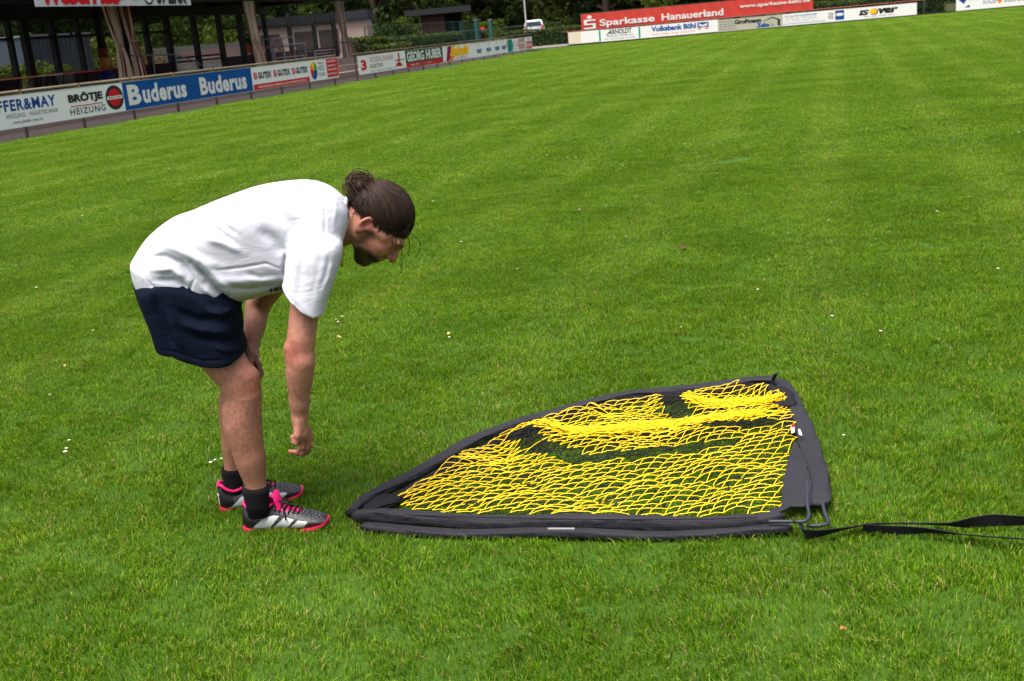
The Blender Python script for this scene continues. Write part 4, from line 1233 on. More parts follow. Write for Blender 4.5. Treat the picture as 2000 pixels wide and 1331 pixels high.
def sleeve(name, pix, half_w, half_h, z, m=M_FAB, n=14, seed=1, wrinkle=.10, parent=None, amp=1.0):
    """a fabric sleeve: flattened tube along ground points, puckered like cloth over a pole"""
    pts = [gnd(x, y, z) if not hasattr(z, '__len__') else gnd(x, y, z[i]) for i, (x, y) in enumerate(pix)]
    C = catmull(pts, n) - GO
    g = np.random.default_rng(seed)
    hw = np.interp(np.linspace(0, 1, len(C)), np.linspace(0, 1, len(half_w)), half_w) if hasattr(half_w, '__len__') else np.full(len(C), half_w)
    s = np.concatenate([[0], np.cumsum(np.linalg.norm(np.diff(C, axis=0), axis=1))])
    K = 28
    vs, fs = [], []
    ph = g.uniform(0, 6.28, 8)
    for i, p in enumerate(C):
        t = C[min(i + 1, len(C) - 1)] - C[max(i - 1, 0)]; t[2] = 0; t /= np.linalg.norm(t)
        side = np.array([t[1], -t[0], 0])
        for k in range(K):
            q = 2 * math.pi * k / K
            wob = 1 + wrinkle * amp * (.30 * math.sin(s[i] * 23 + 4 * q + ph[0]) + .30 * math.sin(s[i] * 9 - 3 * q + ph[1]) + .22 * math.sin(s[i] * 61 + 5 * q + ph[2]) + .35 * (abs(math.sin(s[i] * 13 + 2.5 * q + ph[4])) - .6))
            cw = math.copysign(abs(math.cos(q)) ** .48, math.cos(q)); sh = math.copysign(abs(math.sin(q)) ** .62, math.sin(q))
            end = min(1, (min(s[i], s[-1] - s[i]) + .012) / .03)
            vs.append(p + side * hw[i] * cw * wob * end + np.array([0, 0, half_h * sh * wob * end + .006 * math.sin(s[i] * 9 + ph[3])]))
    N = len(C)
    for i in range(N - 1):
        for k in range(K):
            fs.append((i * K + k, i * K + (k + 1) % K, (i + 1) * K + (k + 1) % K, (i + 1) * K + k))
    fs.append(tuple(reversed(range(K)))); fs.append(tuple(range((N - 1) * K, N * K)))
    return link(name, new_mesh(name, np.array(vs), fs, m, True), parent or goal)

arc = [(684, 1004), (715, 978), (775, 943), (840, 906), (905, 872), (965, 845), (1030, 819), (1100, 800), (1200, 778), (1300, 762), (1400, 751), (1470, 745), (1518, 744)]
sleeve('arched_sleeve', arc, [.012, .030, .031, .029, .028, .030, .033], .0115, .036, seed=4, wrinkle=.16)
right = [(1514, 744), (1538, 762), (1556, 800), (1573, 845), (1587, 895), (1596, 940), (1598, 990)]
sleeve('side_sleeve', right, [.028, .030, .033, .038, .042, .043], .013, .040, seed=6, wrinkle=.12)
inner = [(1553, 862), (1556, 900), (1556, 945), (1556, 988)]
sleeve('inner_flap', inner, [.006, .030, .046, .050], .006, .060, seed=9, wrinkle=.12)
front = [(688, 1010), (730, 1009), (800, 1013), (900, 1017), (1000, 1019), (1100, 1021), (1200, 1022), (1300, 1022), (1400, 1021), (1480, 1018), (1532, 1013)]
sleeve('front_sleeve', front, [.016, .026, .027, .027, .027, .026, .020], .021, .040, seed=11, wrinkle=.07, n=16)
low = [(705, 1031), (800, 1036), (900, 1040), (1000, 1042), (1100, 1043), (1200, 1044), (1300, 1044), (1400, 1042), (1490, 1038), (1548, 1033)]
sleeve('lower_sleeve', low, .021, .012, .020, seed=13, wrinkle=.10, n=16)
sleeve('corner_flap', [(1500, 1007), (1530, 996), (1548, 990)], [.020, .014, .006], .006, .05, seed=15)
# dark inner hem under the arch
hem = [(770, 985), (830, 945), (905, 905), (1000, 860), (1060, 836), (1150, 808), (1250, 788), (1350, 774), (1450, 763), (1505, 764), (1530, 785), (1545, 820), (1553, 850)]
sleeve('inner_hem', [(x - 4, y - 6) for x, y in hem], .022, .007, .036, M_FABD, seed=17, wrinkle=.3)
sleeve('corner_mesh', [(712, 1000), (745, 985), (775, 972)], [.02, .045, .05], .006, .040, M_FABD, seed=18, wrinkle=.3)
sleeve('tip_mesh', [(1518, 757), (1528, 772), (1538, 795)], [.03, .045, .04], .006, .050, M_FABD, seed=19, wrinkle=.3)
def seam_line(pix, z):
    P_ = catmull([gnd(x, y, z) for x, y in pix], 14) - GO
    MB().tube(P_, .0016, 5).build('seam', M_FABD, goal, True)
seam_line([(x, y + 7) for x, y in front[1:-1]], .059)
seam_line([(x, y - 7) for x, y in front[1:-1]], .063)
seam_line([(x + 3, y + 5) for x, y in arc[1:-1]], .049)
def gtube(name, pix, z, r, m, parent=goal, n=6):
    P_ = catmull([gnd(x, y, zz) for (x, y), zz in zip(pix, z)], n) - GO
    return MB().tube(P_, r, 10).build(name, m, parent, True)
gtube('pole', [(1576, 940), (1577, 985), (1580, 1004), (1578, 1014), (1568, 1019), (1540, 1019), (1500, 1019)], [.066, .064, .060, .058, .056, .054, .052], .0056, M_POLE)
gtube('pole', [(1606, 960), (1608, 990), (1613, 1008), (1617, 1022), (1600, 1027), (1575, 1027)], [.048, .046, .042, .038, .036, .034], .0056, M_POLE)
gtube('tip_strap', [(1510, 742), (1513, 735), (1517, 730)], [.06, .085, .105], .007, M_WEB)
gtube('corner_tip', [(678, 1006), (686, 1001), (694, 1003)], [.03, .035, .04], .014, M_FABD)
# little sewn-in labels
def patch(name, pix, z, m):
    P_ = [gnd(x, y, zz) - GO for (x, y), zz in zip(pix, z)]
    n = len(P_)
    v = P_ + [p - np.array([0, 0, .003]) for p in P_]
    f = [tuple(reversed(range(n))), tuple(range(n, 2 * n))] + [(i, (i + 1) % n, (i + 1) % n + n, i + n) for i in range(n)]
    return link(name, new_mesh(name, v, f, m), goal)
M_TAG = mat('m_care_tag', (.16, .16, .17), .6, .3, .06)
patch('care_label', [(1546, 833), (1552, 832), (1552, 844), (1545, 846)], [.085, .09, .08, .078], M_LTXT)
patch('care_label', [(1559, 838), (1563, 839), (1567, 850), (1560, 848)], [.085, .09, .08, .078], M_LTXT)
patch('label_edge', [(1546, 830), (1550, 829), (1552, 833), (1547, 834)], [.088, .092, .092, .088], M_RED)
patch('brand_tag', [(1070, 1031), (1122, 1031), (1122, 1034), (1070, 1034)], [.044, .044, .041, .041], M_TAG)

# ------------------------------------------------------------------ the net
def poly_in(poly, x, y):
    poly = np.asarray(poly, float); n = len(poly)
    r = np.zeros(np.shape(x), bool)
    j = n - 1
    for i in range(n):
        xi, yi = poly[i]; xj, yj = poly[j]
        c = ((yi > y) != (yj > y)) & (x < (xj - xi) * (y - yi) / (yj - yi + 1e-12) + xi)
        r ^= c; j = i
    return r
def gpoly(pix): return [tuple(gnd(x, y, .05)[:2]) for x, y in pix]
AREA = gpoly([(768, 968), (840, 921), (920, 877), (1030, 827), (1120, 800), (1200, 783), (1300, 768), (1400, 756), (1505, 749), (1542, 785), (1562, 830), (1558, 880), (1546, 930), (1542, 990), (1510, 1008), (1400, 1014), (1200, 1015), (1000, 1011), (900, 1007), (780, 996)])
BLK = [gpoly([(1004, 852), (1034, 838), (1050, 862), (1090, 880), (1150, 890), (1250, 889), (1330, 875), (1440, 862), (1440, 867), (1330, 886), (1250, 899), (1150, 901), (1085, 891), (1036, 874)]),
       gpoly([(1296, 772), (1330, 766), (1324, 793), (1344, 814), (1400, 825), (1480, 826), (1555, 819), (1556, 826), (1440, 836), (1380, 836), (1324, 826), (1302, 802)])]
DENSE = [catmull([gnd(x, y, 0)[:2] for x, y in q], 10) for q in (
    [(1062, 850), (1095, 864), (1150, 872), (1220, 868), (1300, 860), (1380, 850), (1450, 842), (1500, 836)],
    [(1345, 800), (1375, 815), (1420, 818), (1480, 812), (1535, 804)],
    [(1150, 800), (1180, 835), (1230, 862)],
    [(880, 908), (930, 930), (990, 945)],
    [(1490, 760), (1520, 780), (1548, 805)])]
DAMP = [2.6, 2.8, .8, 1.2, 1.5]
X0, X1, Y0, Y1 = -.75, 1.35, 3.4, 5.1
ny_ = 260
ygrid = np.linspace(Y0, Y1, ny_)
def warp_rows(x, nrow):
    """row positions at this x: rows crowd together where the net is bunched"""
    rho = np.ones(ny_)
    for c, amp in zip(DENSE, DAMP):
        cx = c[:, 0]
        o_ = np.argsort(cx)
        if x < cx.min() - .15 or x > cx.max() + .15: continue
        yc = np.interp(x, cx[o_], c[o_, 1])
        win = min(1, max(0, (x - cx.min() + .15) / .15)) * min(1, max(0, (cx.max() + .15 - x) / .15))
        rho += amp * win * np.exp(-((ygrid - yc) / .055) ** 2)
    cum = np.concatenate([[0], np.cumsum((rho[1:] + rho[:-1]) / 2)]); cum /= cum[-1]
    return np.interp(np.linspace(0, 1, nrow), cum, ygrid)
def net_layer(name, pitchx, nrow, rad, z0, seed, colour, mats, slack):
    g = np.random.default_rng(seed)
    nx_ = int((X1 - X0 + 2.0) / pitchx)
    # knots on a skewed diamond lattice
    xs0 = X0 - 1.0 + pitchx * np.arange(nx_)
    K = np.zeros((nx_, nrow, 3))
    cache = {}
    for i in range(nx_):
        for j in range(nrow):
            x = xs0[i] + j * pitchx * .52 - .35 + .010 * math.sin(j * .35 + seed) + .006 * math.sin(i * .5 + j * .31)
            key = round(x * 50)
            if key not in cache: cache[key] = warp_rows(key / 50, nrow)
            y = cache[key][j]
            K[i, j] = (x, y, 0)
    K[..., :2] += g.normal(0, slack, K[..., :2].shape)
    K[..., 1] += .012 * np.sin(K[..., 0] * 9 + K[..., 1] * 5 + seed)
    K[..., 2] = z0 + .010 * np.sin(K[..., 0] * 13 + seed) * np.cos(K[..., 1] * 17) + g.normal(0, .004, K.shape[:2])
    ins = poly_in(AREA, K[..., 0], K[..., 1])
    blk = np.zeros_like(ins)
    for b in BLK: blk |= poly_in(b, K[..., 0], K[..., 1])
    yel, bla = MB(), MB()
    for i in range(nx_):
        for j in range(nrow):
            if not ins[i, j]: continue
            for di, dj in ((1, 0), (0, 1)):
                a_, b_ = i + di, j + dj
                if a_ >= nx_ or b_ >= nrow: continue
                if not ins[a_, b_]: continue
                p, q = K[i, j], K[a_, b_]
                if np.linalg.norm(p - q) > .2: continue
                m_ = (p + q) / 2 + np.array([0, 0, .003]) + g.normal(0, slack * .8, 3) * np.array([1, 1, .5])
                dark = colour == 'black' or blk[i, j] or blk[a_, b_]
                (bla if dark else yel).tube([p, m_, q], rad, 5, cap=False)
    for mb, mt, nm in ((yel, mats[0], 'yellow_net'), (bla, mats[1], 'black_net')):
        if mb.v:
            v = np.array(mb.v) - GO
            link(nm, new_mesh(nm, v, mb.f, mt, True), goal)['kind'] = 'stuff'
M_YNET = mat('m_yellow_cord', srgb('#f0cd0c'), .55, .35, .12, 40)
M_BNET = mat('m_black_cord', (.010, .010, .011), .8, .2, .2, 40)
net_layer('net', .047, 60, .0014, .056, 21, 'yellow', (M_YNET, M_BNET), .0012)
net_layer('net_back', .062, 46, .0019, .042, 22, 'black', (M_YNET, M_BNET), .006)
# dense gathered folds: extra rows of cord lying in the bunched bands
for bi, (c, wdt, cnt) in enumerate(((DENSE[0], .042, 55), (DENSE[1], .036, 50))):
    g = np.random.default_rng(50 + bi)
    mb = MB()
    s_ = np.linspace(0, 1, len(c))
    for k in range(cnt):
        off = g.normal(0, .5) * wdt
        a0, a1 = sorted(g.uniform(0, 1, 2))
        if a1 - a0 < .35: a0, a1 = max(0, a0 - .2), min(1, a1 + .2)
        pp = []
        for q in np.linspace(a0, a1, 14):
            x = np.interp(q, s_, c[:, 0]); y = np.interp(q, s_, c[:, 1]) + off * (.6 + .4 * math.sin(q * 6 + k))
            zig = .010 * (1 if len(pp) % 2 else -1)
            pp.append((x + g.normal(0, .005) - GO[0], y + zig + g.normal(0, .004) - GO[1], .058 + abs(g.normal(0, .012)) - GO[2]))
        mb.tube(pp, .0017, 5, cap=False)
    o_ = mb.build('gathered_cords', M_YNET, goal, True); o_['kind'] = 'stuff'

# ------------------------------------------------------------------ black straps running out of the frame
def ribbon(name, pix, z, half, twist, parent, m=M_WEB, n=8):
    P_ = catmull([gnd(x, y, zz) for (x, y), zz in zip(pix, z)], n) - np.array(parent.location)
    tw = np.interp(np.linspace(0, 1, len(P_)), np.linspace(0, 1, len(twist)), twist)
    vs, fs = [], []
    for i, p in enumerate(P_):
        t = P_[min(i + 1, len(P_) - 1)] - P_[max(i - 1, 0)]; t /= np.linalg.norm(t)
        sd = np.cross(t, [0, 0, 1.0]); sd /= np.linalg.norm(sd); up = np.cross(sd, t)
        d = math.cos(tw[i]) * sd + math.sin(tw[i]) * up; nn = np.cross(t, d) * .0012
        vs += [p - d * half - nn, p + d * half - nn, p + d * half + nn, p - d * half + nn]
    for i in range(len(P_) - 1):
        for k in range(4):
            fs.append((i * 4 + k, i * 4 + (k + 1) % 4, i * 4 + 4 + (k + 1) % 4, i * 4 + 4 + k))
    fs.append((3, 2, 1, 0)); e = (len(P_) - 1) * 4; fs.append((e, e + 1, e + 2, e + 3))
    return link(name, new_mesh(name, vs, fs, m), parent)
ribbon('strap_loop', [(1556, 1018), (1566, 1030), (1572, 1042), (1590, 1044), (1625, 1038), (1660, 1031), (1700, 1024)], [.055, .045, .038, .034, .034, .034, .036], .021, [.5, .9, 1.2, .9, .6, .5], goal)
ribbon('strap', [(1690, 1025), (1730, 1023), (1790, 1023), (1850, 1024), (1895, 1021), (1935, 1017), (1975, 1017), (2040, 1018)], [.036, .034, .034, .034, .034, .036, .034, .034], .022, [.6, .5, .5, .6, 1.2, 1.4, 1.2, .9], goal)
ribbon('strap', [(1685, 1030), (1720, 1034), (1770, 1036), (1820, 1037), (1880, 1044), (1940, 1049), (2040, 1056)], [.034, .030, .030, .030, .032, .034, .034], .017, [1.1, 1.2, 1.2, .8, .5, .5, .5], goal)

# ------------------------------------------------------------------ the person: bodies and clothes grown from distance fields
YC = 3.92
def B(px, py, lat=0.0):
    return onY(px, py, YC + lat)

class Field:
    def __init__(s, lo, hi, h):
        s.lo = np.array(lo, float); s.h = h
        s.n = (np.ceil((np.array(hi) - s.lo) / h)).astype(int) + 1
        s.D = np.full(tuple(s.n), .2, np.float32)
    def axes(s, lo, hi):
        i0 = np.clip(np.floor((lo - s.lo) / s.h).astype(int), 0, s.n - 1)
        i1 = np.clip(np.ceil((hi - s.lo) / s.h).astype(int) + 1, 1, s.n)
        ax = [(s.lo[k] + s.h * np.arange(i0[k], i1[k])).astype(np.float32) for k in range(3)]
        return tuple(slice(a, b) for a, b in zip(i0, i1)), ax[0][:, None, None], ax[1][None, :, None], ax[2][None, None, :]
    def add(s, fn, lo, hi, k=.01, sub=False):
        sl, X, Y, Z = s.axes(np.array(lo, float), np.array(hi, float))
        d = fn(X, Y, Z)
        D = s.D[sl]
        if sub:
            h = np.clip(.5 - .5 * (D + d) / k, 0, 1)
            s.D[sl] = D * (1 - h) - d * h + k * h * (1 - h)
        else:
            h = np.clip(.5 + .5 * (D - d) / k, 0, 1)
            s.D[sl] = D * (1 - h) + d * h - k * h * (1 - h)
    def cone(s, a, b, ra, rb, k=.012, sy=1.0, sub=False):
        """round cone; sy stretches the section sideways (world Y)"""
        a, b = np.array(a, float), np.array(b, float)
        m = max(ra, rb) * max(1, sy) + .03 + k
        lo, hi = np.minimum(a, b) - m, np.maximum(a, b) + m
        ba = b - a; L2 = ba @ ba
        def fn(X, Y, Z):
            t = np.clip(((X - a[0]) * ba[0] + (Y - a[1]) * ba[1] + (Z - a[2]) * ba[2]) / L2, 0, 1)
            dx = X - (a[0] + t * ba[0]); dy = (Y - (a[1] + t * ba[1])) / sy; dz = Z - (a[2] + t * ba[2])
            return np.sqrt(dx * dx + dy * dy + dz * dz) - (ra + (rb - ra) * t)
        s.add(fn, lo, hi, k, sub)
    def chain(s, P, R, k=.012, sy=1.0):
        P = [np.array(p, float) for p in P]
        m = max(R) * max(1, sy) + .03 + k
        lo, hi = np.min(P, 0) - m, np.max(P, 0) + m
        def fn(X, Y, Z):
            out = None
            for i in range(len(P) - 1):
                a, b = P[i], P[i + 1]; ba = b - a; L2 = ba @ ba
                t = np.clip(((X - a[0]) * ba[0] + (Y - a[1]) * ba[1] + (Z - a[2]) * ba[2]) / L2, 0, 1)
                dx = X - (a[0] + t * ba[0]); dy = (Y - (a[1] + t * ba[1])) / sy; dz = Z - (a[2] + t * ba[2])
                t = t * t * (3 - 2 * t)
                d = np.sqrt(dx * dx + dy * dy + dz * dz) - (R[i] + (R[i + 1] - R[i]) * t)
                out = d if out is None else np.minimum(out, d)
            return out
        s.add(fn, lo, hi, k)
    def ell(s, c, axes, radii, k=.01, sub=False):
        c = np.array(c, float); A = np.array(axes, float); r = np.array(radii, float)
        m = r.max() + .03 + k
        def fn(X, Y, Z):
            x, y, z = X - c[0], Y - c[1], Z - c[2]
            q = [(x * A[i][0] + y * A[i][1] + z * A[i][2]) / r[i] for i in range(3)]
            L = np.sqrt(q[0] ** 2 + q[1] ** 2 + q[2] ** 2)
            g = np.sqrt((q[0] / r[0]) ** 2 + (q[1] / r[1]) ** 2 + (q[2] / r[2]) ** 2) + 1e-6
            return L * (L - 1) / g
        s.add(fn, c - m, c + m, k, sub)
    def mesh(s):
        """naive surface nets"""
        D = s.D; S = D < 0
        any_ = np.zeros(tuple(s.n - 1), bool); all_ = np.ones(tuple(s.n - 1), bool)
        for dx in (0, 1):
            for dy in (0, 1):
                for dz in (0, 1):
                    c = S[dx:s.n[0] - 1 + dx, dy:s.n[1] - 1 + dy, dz:s.n[2] - 1 + dz]
                    any_ |= c; all_ &= c
        act = any_ & ~all_
        I = np.argwhere(act)
        vid = np.full(act.shape, -1, np.int32); vid[act] = np.arange(len(I))
        co = np.array([(a, b, c) for a in (0, 1) for b in (0, 1) for c in (0, 1)])
        val = np.stack([D[I[:, 0] + c[0], I[:, 1] + c[1], I[:, 2] + c[2]] for c in co], 1).astype(float)
        acc = np.zeros((len(I), 3)); cnt = np.zeros(len(I))
        for p in range(8):
            for q in range(p + 1, 8):
                if np.abs(co[p] - co[q]).sum() != 1: continue
                x = (val[:, p] < 0) != (val[:, q] < 0)
                t = val[x, p] / (val[x, p] - val[x, q])
                acc[x] += co[p] + t[:, None] * (co[q] - co[p]); cnt[x] += 1
        V = s.lo + s.h * (I + acc / cnt[:, None])
        Fc = []
        for ax in range(3):
            o1, o2 = [(1, 2), (2, 0), (0, 1)][ax]
            a_ = [slice(1, -1)] * 3; b_ = [slice(1, -1)] * 3
            a_[ax] = slice(0, -1); b_[ax] = slice(1, None)
            # edge between grid point p and p+ax
            E = S[tuple(a_)] != S[tuple(b_)]
            idx = np.argwhere(E) + np.array([0 if k == ax else 1 for k in range(3)])
            flip = S[idx[:, 0], idx[:, 1], idx[:, 2]]
            def cell(d1, d2):
                c = idx.copy(); c[:, o1] -= d1; c[:, o2] -= d2
                return vid[c[:, 0], c[:, 1], c[:, 2]]
            q = np.stack([cell(1, 1), cell(0, 1), cell(0, 0), cell(1, 0)], 1)
            q[~flip] = q[~flip][:, ::-1]
            Fc.append(q[(q >= 0).all(1)])
        Fc = np.concatenate(Fc)
        return V, Fc

def relax(V, Fc, it=2, f=.5):
    n = len(V)
    E = np.concatenate([Fc[:, [0, 1]], Fc[:, [1, 2]], Fc[:, [2, 3]], Fc[:, [3, 0]]])
    deg = np.bincount(E[:, 0], minlength=n) + np.bincount(E[:, 1], minlength=n)
    for _ in range(it):
        for sg in (f, -f * 1.03):
            S_ = np.stack([np.bincount(E[:, 0], V[E[:, 1], k], n) + np.bincount(E[:, 1], V[E[:, 0], k], n) for k in range(3)], 1) / np.maximum(deg, 1)[:, None]
            V = V + sg * (S_ - V)
    return V

def poly_sd(poly, X, Z):
    """signed distance to a polygon in the XZ plane, negative inside (2-D arrays)"""
    P_ = np.asarray(poly, float); d = np.full(X.shape, 1e9); ins = np.zeros(X.shape, bool)
    j = len(P_) - 1
    for i in range(len(P_)):
        a, b = P_[j], P_[i]
        e = b - a
        t = np.clip(((X - a[0]) * e[0] + (Z - a[1]) * e[1]) / (e @ e), 0, 1)
        d = np.minimum(d, (X - a[0] - t * e[0]) ** 2 + (Z - a[1] - t * e[1]) ** 2)
        ins ^= ((a[1] > Z) != (b[1] > Z)) & (X < (b[0] - a[0]) * (Z - a[1]) / (b[1] - a[1] + 1e-12) + a[0])
        j = i
    d = np.sqrt(d)
    return np.where(ins, -d, d)

def smooth_poly(pix, lat=0.0, n=6):
    P_ = np.array([B(x, y, lat)[[0, 2]] for x, y in pix])
    Q = np.vstack([P_[-1], P_, P_[:2]])
    out = []
    for i in range(1, len(Q) - 2):
        a, b, c, d = Q[i - 1], Q[i], Q[i + 1], Q[i + 2]
        for t in np.linspace(0, 1, n, endpoint=False):
            out.append(.5 * ((2 * b) + (-a + c) * t + (2 * a - 5 * b + 4 * c - d) * t * t + (-a + 3 * b - 3 * c + d) * t ** 3))
    return np.array(out)

def pillow(fld, poly, yc, W, R, k=.012, ex=2.0, yshift=None, sub=False):
    """solid whose side view is the polygon and whose section is rounded, half width W about yc"""
    lo = np.array([poly[:, 0].min() - .04, yc - W * 1.25 - .05, poly[:, 1].min() - .04])
    hi = np.array([poly[:, 0].max() + .04, yc + W * 1.25 + .05, poly[:, 1].max() + .04])
    def fn(X, Y, Z):
        x2, z2 = np.meshgrid(X[:, 0, 0], Z[0, 0, :], indexing='ij')
        sd = poly_sd(poly, x2, z2).astype(np.float32)[:, None, :]
        yy = (Y - yc) if yshift is None else (Y - yc - yshift(x2, z2)[:, None, :])
        a = np.maximum(1 + sd / R, 0)
        b = np.abs(yy) / W
        return ((a ** ex + b ** ex) ** (1 / ex) - 1) * R
    fld.add(fn, lo, hi, k, sub)

def folds(fld, lst, yc, near_only=True):
    """grooves and ridges along pixel polylines: (points, sigma m, amplitude m; + = groove)"""
    sl, X, Y, Z = fld.axes(fld.lo, fld.lo + fld.h * (fld.n - 1))
    x2, z2 = np.meshgrid(X[:, 0, 0], Z[0, 0, :], indexing='ij')
    disp = np.zeros(x2.shape)
    for pts, sg, am in lst:
        P_ = [B(x, y, -.18)[[0, 2]] for x, y in pts]
        d = np.full(x2.shape, 1e9); tt = np.zeros(x2.shape)
        L = len(P_) - 1
        for i in range(L):
            a, b = P_[i], P_[i + 1]; e = b - a
            t = np.clip(((x2 - a[0]) * e[0] + (z2 - a[1]) * e[1]) / (e @ e), 0, 1)
            dd = np.hypot(x2 - a[0] - t * e[0], z2 - a[1] - t * e[1])
            m = dd < d
            d = np.where(m, dd, d); tt = np.where(m, (i + t) / L, tt)
        disp += am * np.exp(-(d / sg) ** 2) * np.clip(np.sin(np.pi * np.clip(tt, .06, .94)) * 1.4, 0, 1)
    w = np.clip((yc + .05 - Y) / .08, 0, 1) if near_only else 1.0
    fld.D += (disp.astype(np.float32)[:, None, :] * w).astype(np.float32)

def sdf_object(name, fld, m, parent, it=2):
    V, Fc = fld.mesh()
    V = relax(V, Fc, it)
    o = link(name, new_mesh(name, V - np.array(parent.location), Fc, m, True), parent)
    return o, V

pers = thing('person', 'person in white T-shirt and navy shorts bending down over the goal, hair in a bun', 'person', (-.93, YC, 0.0))

# head frame: ear canal as origin; f = towards the face, u = towards the crown, l = towards the camera
EAR = B(718, 439, -.02); EAR[1] = YC
UV = np.array([.89, 0, .456]); FV = np.array([.456, 0, -.89]); LV = np.array([0, -1.0, 0])
HAX = [FV, UV, LV]
def Hd(f, u, l=0.0):
    return EAR + FV * f + UV * u + LV * l

# ---- body
bd = Field((-1.36, 3.50, .02), (-.26, 4.42, 1.24), .0036)
def leg(hip, knee, calf, ank, heel, toe, lat_k, lat_a):
    pass
hipN = B(338, 575, -.095); kneeN = B(473, 752, -.125); calfN = B(474, 828, -.128); ankN = B(500, 950, -.128); footN = B(505, 1002, -.128)
for side in (0, 1):
    if side == 0:
        hp, kn, cf, ak, ft = hipN, kneeN, calfN, ankN, footN
    else:
        hp, kn, cf, ak, ft = B(335, 570, .095), B(468, 742, .12), B(464, 805, .125), B(458, 915, .125), B(462, 972, .125)
    mid = hp * .45 + kn * .55
    up_ = [hp, mid, kn + (hp - kn) * .22, kn + (hp - kn) * .08, kn + (cf - kn) * .3, cf + np.array([-.004, 0, 0]), cf * .5 + ak * .5, ak, ft]
    bd.chain(up_, [.086, .079, .070, .0645, .0595, .0625, .0535, .0375, .026], .012)
    # knee cap, shin edge, calf belly
    fwd = np.array([.058, 0, -.004])
    bd.cone(kn + fwd * .62 + np.array([0, 0, .03]), kn + fwd * .55 - np.array([0, 0, .03]), .025, .022, .03)
    bd.cone(cf + np.array([-.024, 0, .05]), cf + np.array([-.020, 0, -.05]), .036, .030, .02)
    bd.cone(kn + np.array([.030, -.0, -.075]), cf * .4 + ak * .6 + np.array([.020, 0, 0]), .020, .015, .02)
# torso under the clothes
bd.chain([B(345, 540), B(430, 500), B(530, 455), B(610, 440)], [.095, .090, .108, .085], .03, 1.35)
# neck
bd.chain([B(628, 440), Hd(-.030, -.085), Hd(-.022, -.01)], [.066, .0575, .062], .025)
bd.cone(B(625, 452, -.08), Hd(-.045, -.055, .02), .045, .030, .03)       # trapezius
bd.cone(B(648, 470, -.02), Hd(-.012, -.012, .058), .016, .013, .02)      # neck tendon
# head
bd.ell(Hd(-.004, .060), HAX, (.103, .094, .076), .02)
bd.ell(Hd(.050, .020), HAX, (.072, .092, .066), .02)
for s in (-1, 1):
    bd.cone(Hd(.006, -.042, s * .056), Hd(.083, -.080, s * .020), .021, .022, .022)
    bd.ell(Hd(.078, -.004, s * .041), HAX, (.034, .036, .026), .02)
    bd.cone(Hd(.104, .058, s * .044), Hd(.119, .053, s * .010), .012, .012, .016)
    bd.cone(Hd(.060, .030, s * .060), Hd(.012, .010, s * .070), .013, .012, .02)   # cheek bone
bd.cone(Hd(.085, -.082, 0), Hd(.098, -.080, 0), .026, .022, .02)
bd.cone(Hd(.100, -.040, 0), Hd(.104, -.022, 0), .026, .026, .02)
bd.cone(Hd(.118, .050), Hd(.140, .010), .010, .0105, .010)
bd.cone(Hd(.138, .012), Hd(.146, .001), .0105, .0125, .008)
for s in (-1, 1):
    bd.cone(Hd(.128, -.004, s * .012), Hd(.134, .0, s * .010), .009, .009, .006)
bd.cone(Hd(.121, -.026, -.017), Hd(.121, -.026, .017), .0075, .0075, .006)
bd.cone(Hd(.126, -.025, -.007), Hd(.126, -.025, .007), .0075, .0075, .006)
bd.cone(Hd(.118, -.042, -.014), Hd(.118, -.042, .014), .0095, .0095, .006)
bd.cone(Hd(.134, -.0335, -.022), Hd(.134, -.0335, .022), .0045, .0045, .005, sub=True)
for s in (-1, 1):
    bd.ell(Hd(.122, .034, s * .034), HAX, (.017, .013, .020), .014, sub=True)
    bd.ell(Hd(.099, .033, s * .034), HAX, (.0135, .0125, .0135), .006)            # eyeball under the lid
    bd.cone(Hd(.138, -.0095, s * .006), Hd(.132, -.0085, s * .008), .0028, .0028, .003, sub=True)
    # ear
    E0 = Hd(-.010, .006, s * .079)
    eax = [(FV * .94 + LV * s * -.30) / np.linalg.norm(FV * .94 + LV * s * -.30), UV, (LV * s * .95 + FV * .3)]
    eax[2] = np.cross(eax[0], eax[1])
    bd.ell(E0, eax, (.021, .034, .010), .008)
    bd.ell(E0 + LV * s * .010 + FV * .003 + UV * .003, eax, (.0135, .023, .0095), .004, sub=True)
    bd.ell(E0 + UV * -.030 + FV * .006, eax, (.010, .011, .007), .008)
# near arm
shN = B(612, 470, -.165); elN = B(585, 686, -.255); wrN = B(585, 818, -.235)
bd.chain([shN, shN * .45 + elN * .55, elN + (shN - elN) * .1, elN * .72 + wrN * .28, elN * .28 + wrN * .72, wrN], [.050, .0485, .0455, .0455, .0345, .0265], .015)
bd.cone(elN + np.array([-.026, 0, .01]), elN + np.array([-.024, 0, -.02]), .022, .020, .02)
bd.cone(elN + np.array([.008, -.008, -.04]), elN * .5 + wrN * .5, .034, .028, .02)
# near hand: back of the hand to the camera side, fingers curling back
kn4 = [(-.036, (580, 851), (578, 867), (574, 864), (570, 853), .0078), (-.013, (588, 856), (590, 874), (580, 884), (566, 882), .0085), (.010, (594, 857), (598, 876), (590, 887), (577, 887), .0088), (.033, (599, 855), (604, 872), (599, 884), (588, 888), .0085)]
HL = -.235
for dl, k0, k1, k2, k3, r_ in kn4:
    q0, q1, q2, q3 = (B(*k0, HL + dl * .9), B(*k1, HL + dl), B(*k2, HL + dl), B(*k3, HL + dl * .95))
    bd.chain([wrN * .85 + q0 * .15 + np.array([0, dl * .4, 0]), q0], [.013, .0125], .012)
    bd.cone(q0, q1, .0108, r_ * 1.12, .006)
    bd.cone(q1, q2, r_ * 1.10, r_, .003)
    bd.cone(q2, q3, r_, r_ * .82, .003)
bd.cone(wrN, B(588, 846, HL), .021, .024, .015, 1.25)
